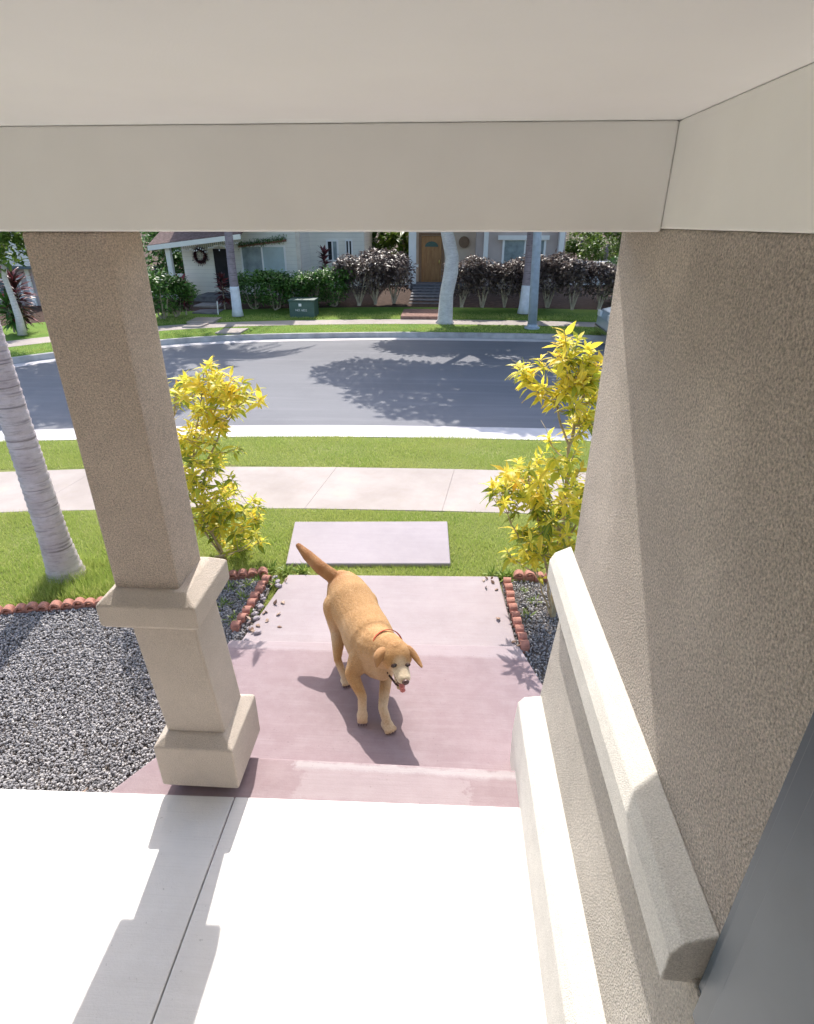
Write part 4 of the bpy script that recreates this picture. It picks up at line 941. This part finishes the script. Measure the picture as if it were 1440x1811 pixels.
MB().box((cx0-.05, CYc+.05, -.28), (cx0+.05, CYc+1.67, -.1)).build('bumper', M_chrome, car, bevel=.03)

# ------------------------------------------------------------------ dog
def remeshed(mb, vox, it=10):
    me = mb.mesh('tmp'); o = bpy.data.objects.new('tmp', me); COL.objects.link(o)
    r = o.modifiers.new('r', 'REMESH'); r.mode = 'VOXEL'; r.voxel_size = vox
    s = o.modifiers.new('s', 'SMOOTH'); s.factor = .5; s.iterations = it
    dg = bpy.context.evaluated_depsgraph_get(); dg.update()
    out = bpy.data.meshes.new_from_object(o.evaluated_get(dg)); bpy.data.objects.remove(o)
    out.polygons.foreach_set('use_smooth', [True]*len(out.polygons)); return out
def chain(mb, pts, rad, n=16):
    """rounded tapered limb"""
    P = [Vector(p) for p in pts]
    for i in range(len(P)-1):
        L = (P[i+1]-P[i]).length; k = max(2, int(L/(min(rad[i], rad[i+1])*.35)))
        for j in range(k+1):
            u = j/k; mb.ell(P[i].lerp(P[i+1], u), rad[i]+(rad[i+1]-rad[i])*u, n, 9)
G = -.142
def V3(px, py, z): return W(px, py, z)
def dog():
    hip = V3(622, 1068, .27); chest = V3(663, 1148, .20)
    fwd = (chest-hip); fwd.z = 0; fwd.normalize(); side = Vector((fwd.y, -fwd.x, 0))   # side: dog's right = image left
    side = -side if side.x > 0 else side
    D = thing('dog', 'golden tan dog walking down the mauve path towards the porch', 'dog', (hip.x*.5+chest.x*.5, hip.y*.5+chest.y*.5, G))
    mb = MB()
    ax = Matrix(((side.x, fwd.x, 0), (side.y, fwd.y, 0), (0, 0, 1)))
    prof = [(-.52, .075, .085, .02), (-.40, .120, .120, .015), (-.22, .150, .145, .012), (0, .166, .160, .008), (.22, .163, .152, .008), (.45, .160, .150, .008), (.65, .168, .165, 0), (.85, .166, .178, -.005), (1.02, .148, .170, -.012), (1.18, .115, .135, -.02), (1.30, .07, .09, -.03)]
    N = 46
    for q in range(N+1):
        u = prof[0][0]+(prof[-1][0]-prof[0][0])*q/N
        k = max(i for i in range(len(prof)-1) if prof[i][0] <= u+1e-9); a_, b_ = prof[k], prof[k+1]; f = (u-a_[0])/(b_[0]-a_[0]); f = f*f*(3-2*f)*.5+f*.5
        c_ = hip+(chest-hip)*u; rx, rz, dz = [a_[i]+(b_[i]-a_[i])*f for i in (1, 2, 3)]
        mb.ell(c_+Vector((0, 0, dz)), (rx, .06, rz), 26, 14, ax)
    # neck
    skull = V3(701, 1160, .315)
    chain(mb, [chest-fwd*.08+Vector((0, 0, .015)), chest+fwd*.03+Vector((0, 0, .045)), chest.lerp(skull, .6)+Vector((0, 0, .02)), skull-fwd*.02], [.155, .135, .113, .092])
    # head direction: towards the camera-right and down
    nose = V3(717, 1206, .262)
    hd = (nose-skull).normalized(); hs = hd.cross(Vector((0, 0, 1))).normalized(); hu = hs.cross(hd).normalized()
    if hu.z < 0: hu = -hu
    if hs.x > 0: hs = -hs       # hs = image left
    L = (nose-skull).length
    HM = Matrix((( hs.x, hd.x, hu.x), (hs.y, hd.y, hu.y), (hs.z, hd.z, hu.z)))
    def H(s, d, u): return skull+hs*s+hd*d+hu*u
    mb.ell(H(0, .0, .004), (.099, .094, .080), 20, 14, HM)
    mb.ell(H(0, .045, .004), (.074, .062, .054), 20, 14, HM)         # brow
    mb.ell(H(0, .02, -.03), (.076, .07, .05), 20, 14, HM)            # cheeks
    # muzzle: tapered boxy
    for k in range(8):
        u = k/7; mb.ell(H(0, .06+(L-.085)*u, .002-.008*u), (.057-.014*u, .028, .041-.009*u), 16, 10, HM)
    mb.ell(H(.020, L-.045, -.014), (.022, .042, .028), 12, 8, HM); mb.ell(H(-.020, L-.045, -.014), (.022, .042, .028), 12, 8, HM)
    # lower jaw, open
    for k in range(7):
        u = k/6; mb.ell(H(.010*u, .03+(L-.065)*u, -.052-.052*u), (.042-.014*u, .022, .015), 14, 8, HM)
    # legs
    R = side
    def leg(pts, rad): chain(mb, pts, rad, 14)
    # near hind (image left)
    h1 = hip+R*.085-fwd*.03+Vector((0, 0, -.02)); paw = V3(609, 1202, G+.022)
    hock = V3(597, 1166, G+.135); stf = hip+R*.115+fwd*.02+Vector((0, 0, -.19))
    leg([h1, stf, hock, paw+Vector((0, 0, .03))], [.115, .058, .026, .024]); mb.ell(h1+Vector((0, 0, -.05))-R*.012, (.080, .125, .15), 16, 12, ax)
    def pawm(c, d, r=.031):
        d = Vector(d).normalized(); sx = d.cross(Vector((0, 0, 1))).normalized()
        mb.ell(c, (r*1.0, r*1.25, r*.72), 14, 9, Matrix(((sx.x, d.x, 0), (sx.y, d.y, 0), (0, 0, 1))))
        for k in (-1.5, -.5, .5, 1.5):
            mb.ell(c+d*(r*(1.25-.14*abs(k)))+sx*(k*r*.52)+Vector((0, 0, -.003)), (r*.27, r*.5, r*.42), 9, 6, Matrix(((sx.x, d.x, 0), (sx.y, d.y, 0), (0, 0, 1))))
    pawm(paw+fwd*.01, fwd)
    # far hind
    h2 = hip-R*.085+Vector((0, 0, -.03)); p2 = V3(652, 1180, G+.022); hk2 = p2-fwd*.06+Vector((0, 0, .12)); st2 = hip-R*.10+fwd*.05+Vector((0, 0, -.18))
    leg([h2, st2, hk2, p2+Vector((0, 0, .03))], [.11, .06, .03, .026]); pawm(p2, fwd)
    # planted front (image right)
    s1 = chest-R*.075+Vector((0, 0, -.03)); fp = V3(684, 1280, G+.022); el = chest-R*.088-fwd*.0+Vector((0, 0, -.165)); wr = V3(677, 1252, G+.095)
    leg([s1, el, wr, fp+Vector((0, 0, .028))], [.088, .045, .029, .029]); pawm(fp+fwd*.012, fwd+Vector((.12, 0, 0)), .040)
    # lifted front (image left)
    s2 = chest+R*.085+Vector((0, 0, -.03)); el2 = V3(622, 1192, G+.235); wr2 = V3(641, 1232, G+.155); fp2 = V3(641, 1262, G+.07)
    leg([s2, el2, wr2, fp2], [.090, .044, .029, .028]); 
    dd = (fp2-wr2).normalized(); c = fp2
    sx = dd.cross(Vector((0, 1, 0))).normalized(); fn = sx.cross(dd)
    mb.ell(c+dd*.012, (.037, .030, .046), 14, 9, Matrix(((sx.x, fn.x, dd.x), (sx.y, fn.y, dd.y), (sx.z, fn.z, dd.z))))
    for k in (-1.5, -.5, .5, 1.5): mb.ell(c+dd*(.052-.004*abs(k))+sx*(k*.0165), (.0105, .014, .018), 9, 6)
    # tail
    t0 = V3(612, 1030, .34); tp = [t0, V3(592, 1022, .39), V3(567, 1004, .45), V3(545, 983, .50), V3(528, 965, .545)]
    chain(mb, tp, [.056, .052, .048, .040, .020], 14)
    me = remeshed(mb, .006, 8)
    from mathutils.bvhtree import BVHTree
    bvh = BVHTree.FromPolygons([v.co.copy() for v in me.vertices], [tuple(p.vertices) for p in me.polygons])
    def surf(px, py): return bvh.ray_cast(Vector((0, 0, HC)), ray(px, py).normalized())[0]
    # coat colours as real pigment by body region
    n = len(me.vertices); P = np.empty(n*3, np.float32); me.vertices.foreach_get('co', P); P = P.reshape(-1, 3)
    def near(c, r): d = np.linalg.norm(P-np.array(c), axis=1); return np.clip(1-d/r, 0, 1)**.7
    pale = np.zeros(n); dark = np.zeros(n)
    pale = np.maximum(pale, 1.9*near(H(0, L*.75, -.02), .10)); pale = np.maximum(pale, .9*near(surf(708, 1172), .05))
    for p_ in (paw, fp, fp2, p2, wr): pale = np.maximum(pale, .9*near(p_, .14))
    pale = np.maximum(pale, .55*near(chest+fwd*.12-Vector((0, 0, .05)), .2)); pale = np.maximum(pale, .5*near(stf, .16))
    pale = np.maximum(pale, .35*near(hip.lerp(chest, .7)+R*.12-Vector((0, 0, .05)), .2))
    for p_ in tp[1:]: dark = np.maximum(dark, near(p_, .12)*1.1)
    dark = np.maximum(dark, .5*near(hip-fwd*.15, .2)); dark = np.maximum(dark, .35*near(H(0, -.05, .05), .09))
    for nm, dta in (('pale', np.clip(pale, 0, 1)), ('dark', np.clip(dark, 0, 1))):
        at = me.attributes.new(nm, 'FLOAT', 'POINT'); at.data.foreach_set('value', dta.astype(np.float32))
    m = Mat('dog_coat', .7, .25)
    fur = m.noise(70, 4, .7, m.mapping((1, 1, 1)), 1.0)
    col = m.ramp(m.noise(7, 4), [(.3, (.50, .27, .10)), (.7, (.60, .35, .15))])
    col = m.mix(m.attr('pale'), col, (.82, .68, .48)); col = m.mix(m.attr('dark'), col, (.33, .12, .03))
    col = m.mix(m.ramp(fur, [(.35, .35), (.6, 0)]), col, (.34, .17, .06)); m.color(col)
    m.p.inputs['Sheen Weight'].default_value = .3; m.p.inputs['Sheen Roughness'].default_value = .5
    m.bump(fur, .8, .010); m.bump(m.noise(14, 4, .6), .4, .012)
    link('body', me, m.m, D)
    # short coat: fine hairs lying back along the body
    me.calc_loop_triangles(); T = np.array([t_.vertices[:] for t_ in me.loop_triangles]); a0, b0, c0 = P[T[:, 0]], P[T[:, 1]], P[T[:, 2]]
    cr = np.cross(b0-a0, c0-a0); ar = np.linalg.norm(cr, axis=1); NH = 90000
    ti = rng.choice(len(T), NH, p=ar/ar.sum()); u1, u2 = rng.random(NH), rng.random(NH); fl_ = u1+u2 > 1; u1[fl_] = 1-u1[fl_]; u2[fl_] = 1-u2[fl_]
    hp = a0[ti]+(b0-a0)[ti]*u1[:, None]+(c0-a0)[ti]*u2[:, None]; hn = cr[ti]/ar[ti][:, None]
    fv = np.array(fwd); back = np.tile(-fv+np.array([0, 0, -.5]), (NH, 1))+rng.normal(0, .35, (NH, 3)); back -= hn*np.sum(back*hn, 1)[:, None]; back /= np.linalg.norm(back, axis=1)[:, None]
    pwd = np.min([np.linalg.norm(hp-np.array(q_), axis=1) for q_ in (paw, fp+fwd*.03, fp2, p2, nose)]+[np.linalg.norm(hp-np.array(q_), axis=1)*2.2 for q_ in (surf(697, 1177), surf(720.5, 1176))], axis=0); hsc = np.clip(pwd/.09, .12, 1)[:, None]
    hl = rng.uniform(.005, .010, NH)[:, None]*hsc; sdv = np.cross(hn, back)*.0011
    tipv = hp+(back*.9+hn*.35)*hl
    HV = np.stack([hp-sdv, hp+sdv, tipv], 1).reshape(-1, 3)
    pv, dv = np.clip(pale, 0, 1)[T[ti, 0]], np.clip(dark, 0, 1)[T[ti, 0]]
    m2 = Mat('dog_hair', .65, .25); c2 = m2.ramp(m2.attr('rnd'), [(0, (.50, .26, .09)), (.5, (.62, .36, .15)), (1, (.72, .46, .22))])
    c2 = m2.mix(m2.attr('pale'), c2, (.82, .68, .48)); c2 = m2.mix(m2.attr('dark'), c2, (.34, .13, .035)); m2.color(c2)
    fo = link('fur', npmesh('fur', HV, np.arange(3*NH).reshape(-1, 3), {'rnd': np.repeat(rng.random(NH), 3), 'pale': np.repeat(pv, 3), 'dark': np.repeat(dv, 3)}), m2.m, D); fo['kind'] = 'stuff'
    # ears: folded triangular flaps
    M_ear = m.m
    def ear(sg, root, pts, name='ear'):
        """pts: list of cross rows (left,right) world"""
        eb = MB(); th_ = .004
        rows = [[Vector(q) for q in r_] for r_ in pts]
        k = len(rows[0])
        for r_ in rows: eb.v += [tuple(q) for q in r_]
        for i in range(len(rows)-1):
            for j in range(k-1): a_ = i*k+j; eb.f.append((a_, a_+1, a_+k+1, a_+k))
        mee = eb.mesh(name); 
        for nm in ('pale', 'dark'):
            at = mee.attributes.new(nm, 'FLOAT', 'POINT'); at.data.foreach_set('value', [(.40 if nm == 'dark' else .0)]*len(mee.vertices))
        mee.polygons.foreach_set('use_smooth', [True]*len(mee.polygons))
        o = link(name, mee, M_ear, D)
        s_ = o.modifiers.new('th', 'SOLIDIFY'); s_.thickness = .009; s_.offset = 0
        sb_ = o.modifiers.new('sub', 'SUBSURF'); sb_.levels = 2; sb_.render_levels = 2
        return o
    ear(1, None, [[V3(689, 1146, .375), V3(679, 1142, .38), V3(668, 1146, .37)], [V3(689, 1150, .37), V3(676, 1150, .385), V3(661, 1155, .36)], [V3(685, 1158, .35), V3(673, 1162, .36), V3(659, 1163, .345)], [V3(677, 1168, .33), V3(669, 1171, .335), V3(662, 1171, .325)], [V3(668, 1181, .305), V3(666, 1182, .30), V3(664, 1180, .30)]])
    ear(-1, None, [[V3(716, 1143, .375), V3(720, 1140, .38), V3(725, 1141, .375)], [V3(719, 1152, .355), V3(727, 1148, .37), V3(733, 1148, .365)], [V3(727, 1162, .335), V3(735, 1160, .345), V3(740, 1158, .34)], [V3(736, 1172, .315), V3(742, 1171, .32), V3(745, 1169, .32)], [V3(744, 1181, .30), V3(747, 1182, .30), V3(749, 1180, .30)]])
    M_nose = flat('dog_nose', (.10, .05, .045), .35, .5, .2, 30); M_eye = flat('dog_eye', (.02, .012, .01), .1, .6); M_lid = flat('dog_eye_rim', (.07, .035, .02), .6); M_tongue = flat('dog_tongue', (.60, .20, .18), .4, .4); M_mouth = flat('dog_mouth', (.05, .018, .018), .6)
    nb = MB(); nb.ell(H(0, L+.006, .006), (.022, .016, .018), 16, 10, HM); nb.ell(H(.010, L+.006, .0), (.010, .010, .009), 12, 8, HM); nb.ell(H(-.010, L+.006, .0), (.010, .010, .009), 12, 8, HM); nb.build('nose', M_nose, D, smooth=True)
    for sg in (1, -1):
        q = surf(697, 1177) if sg > 0 else surf(720.5, 1176)
        MB().ell(q+hd*.001, (.021, .011, .014), 14, 9, HM).build('eyelid', M_lid, D, smooth=True)
        MB().ell(q+hd*.007+hu*.004, (.011, .0085, .0095), 14, 9, HM).build('eye', M_eye, D, smooth=True)
    tg = MB()
    for k in range(8): u = k/7; tg.ell(H(.006*u, .05+(L-.055)*u, -.048-.038*u-(.010*max(0, u-.8)*5)), (.024-.005*u, .018, .008), 12, 7, HM)
    link('tongue', remeshed(tg, .003, 4), M_tongue, D)
    mm = MB()
    for k in range(7): u = k/6; mm.ell(H(0, .045+(L-.09)*u, -.036-.026*u), (.048-.015*u, .018, .016), 12, 7, HM)
    mm.build('mouth', M_mouth, D, smooth=True)
    lp = MB(); lpts = [q_+Vector((0, -.002, .001)) for q_ in [surf(px, py) for px, py in ((685, 1189), (689, 1195), (693, 1200), (697, 1205), (701, 1210), (705, 1213))] if q_ is not None and q_.z > .1]; lp.tube(lpts, [.004+.003*(0 < i_ < len(lpts)-1) for i_ in range(len(lpts))], 8); lp.build('lips', M_mouth, D, smooth=True)
    # claws
    cw = MB()
    for c_, d_, r in ((paw+fwd*.01, fwd, .031), (fp+fwd*.012, fwd, .035), (p2, fwd, .031)):
        sx_ = d_.cross(Vector((0, 0, 1))).normalized()
        for k in (-1.5, -.5, .5, 1.5):
            q = c_+d_*(r*(1.70-.14*abs(k)))+sx_*(k*r*.52)+Vector((0, 0, -.006)); cw.tube([q, q+d_*.012+Vector((0, 0, -.007))], [.0042, .001], 6)
    for k in (-1.5, -.5, .5, 1.5): q = c+dd*.064+sx*(k*.0165); cw.tube([q, q+dd*.013], [.0042, .001], 6)
    cw.build('claws', M_nose, D)
    # collar around the neck
    nc = chest.lerp(skull, .52)+Vector((.010, .004, .034)); na = (skull-chest).normalized(); e1 = na.orthogonal().normalized(); e2 = na.cross(e1)
    cb_ = MB()
    RC = .117
    for t in range(32):
        a_ = 2*pi*t/32; rd_ = e1*cos(a_)+e2*sin(a_)
        cb_.v += [tuple(nc+rd_*(RC-.004)-na*.008), tuple(nc+rd_*RC-na*.008), tuple(nc+rd_*RC+na*.008), tuple(nc+rd_*(RC-.004)+na*.008)]
    for t in range(32):
        for j in range(4): a_ = t*4+j; b_ = t*4+(j+1) % 4; c_ = ((t+1) % 32)*4; cb_.f.append((a_, c_+j, c_+(j+1) % 4, b_))
    cb_.build('collar', flat('red_collar', (.50, .09, .04), .6), D)
    return me, D
dog()
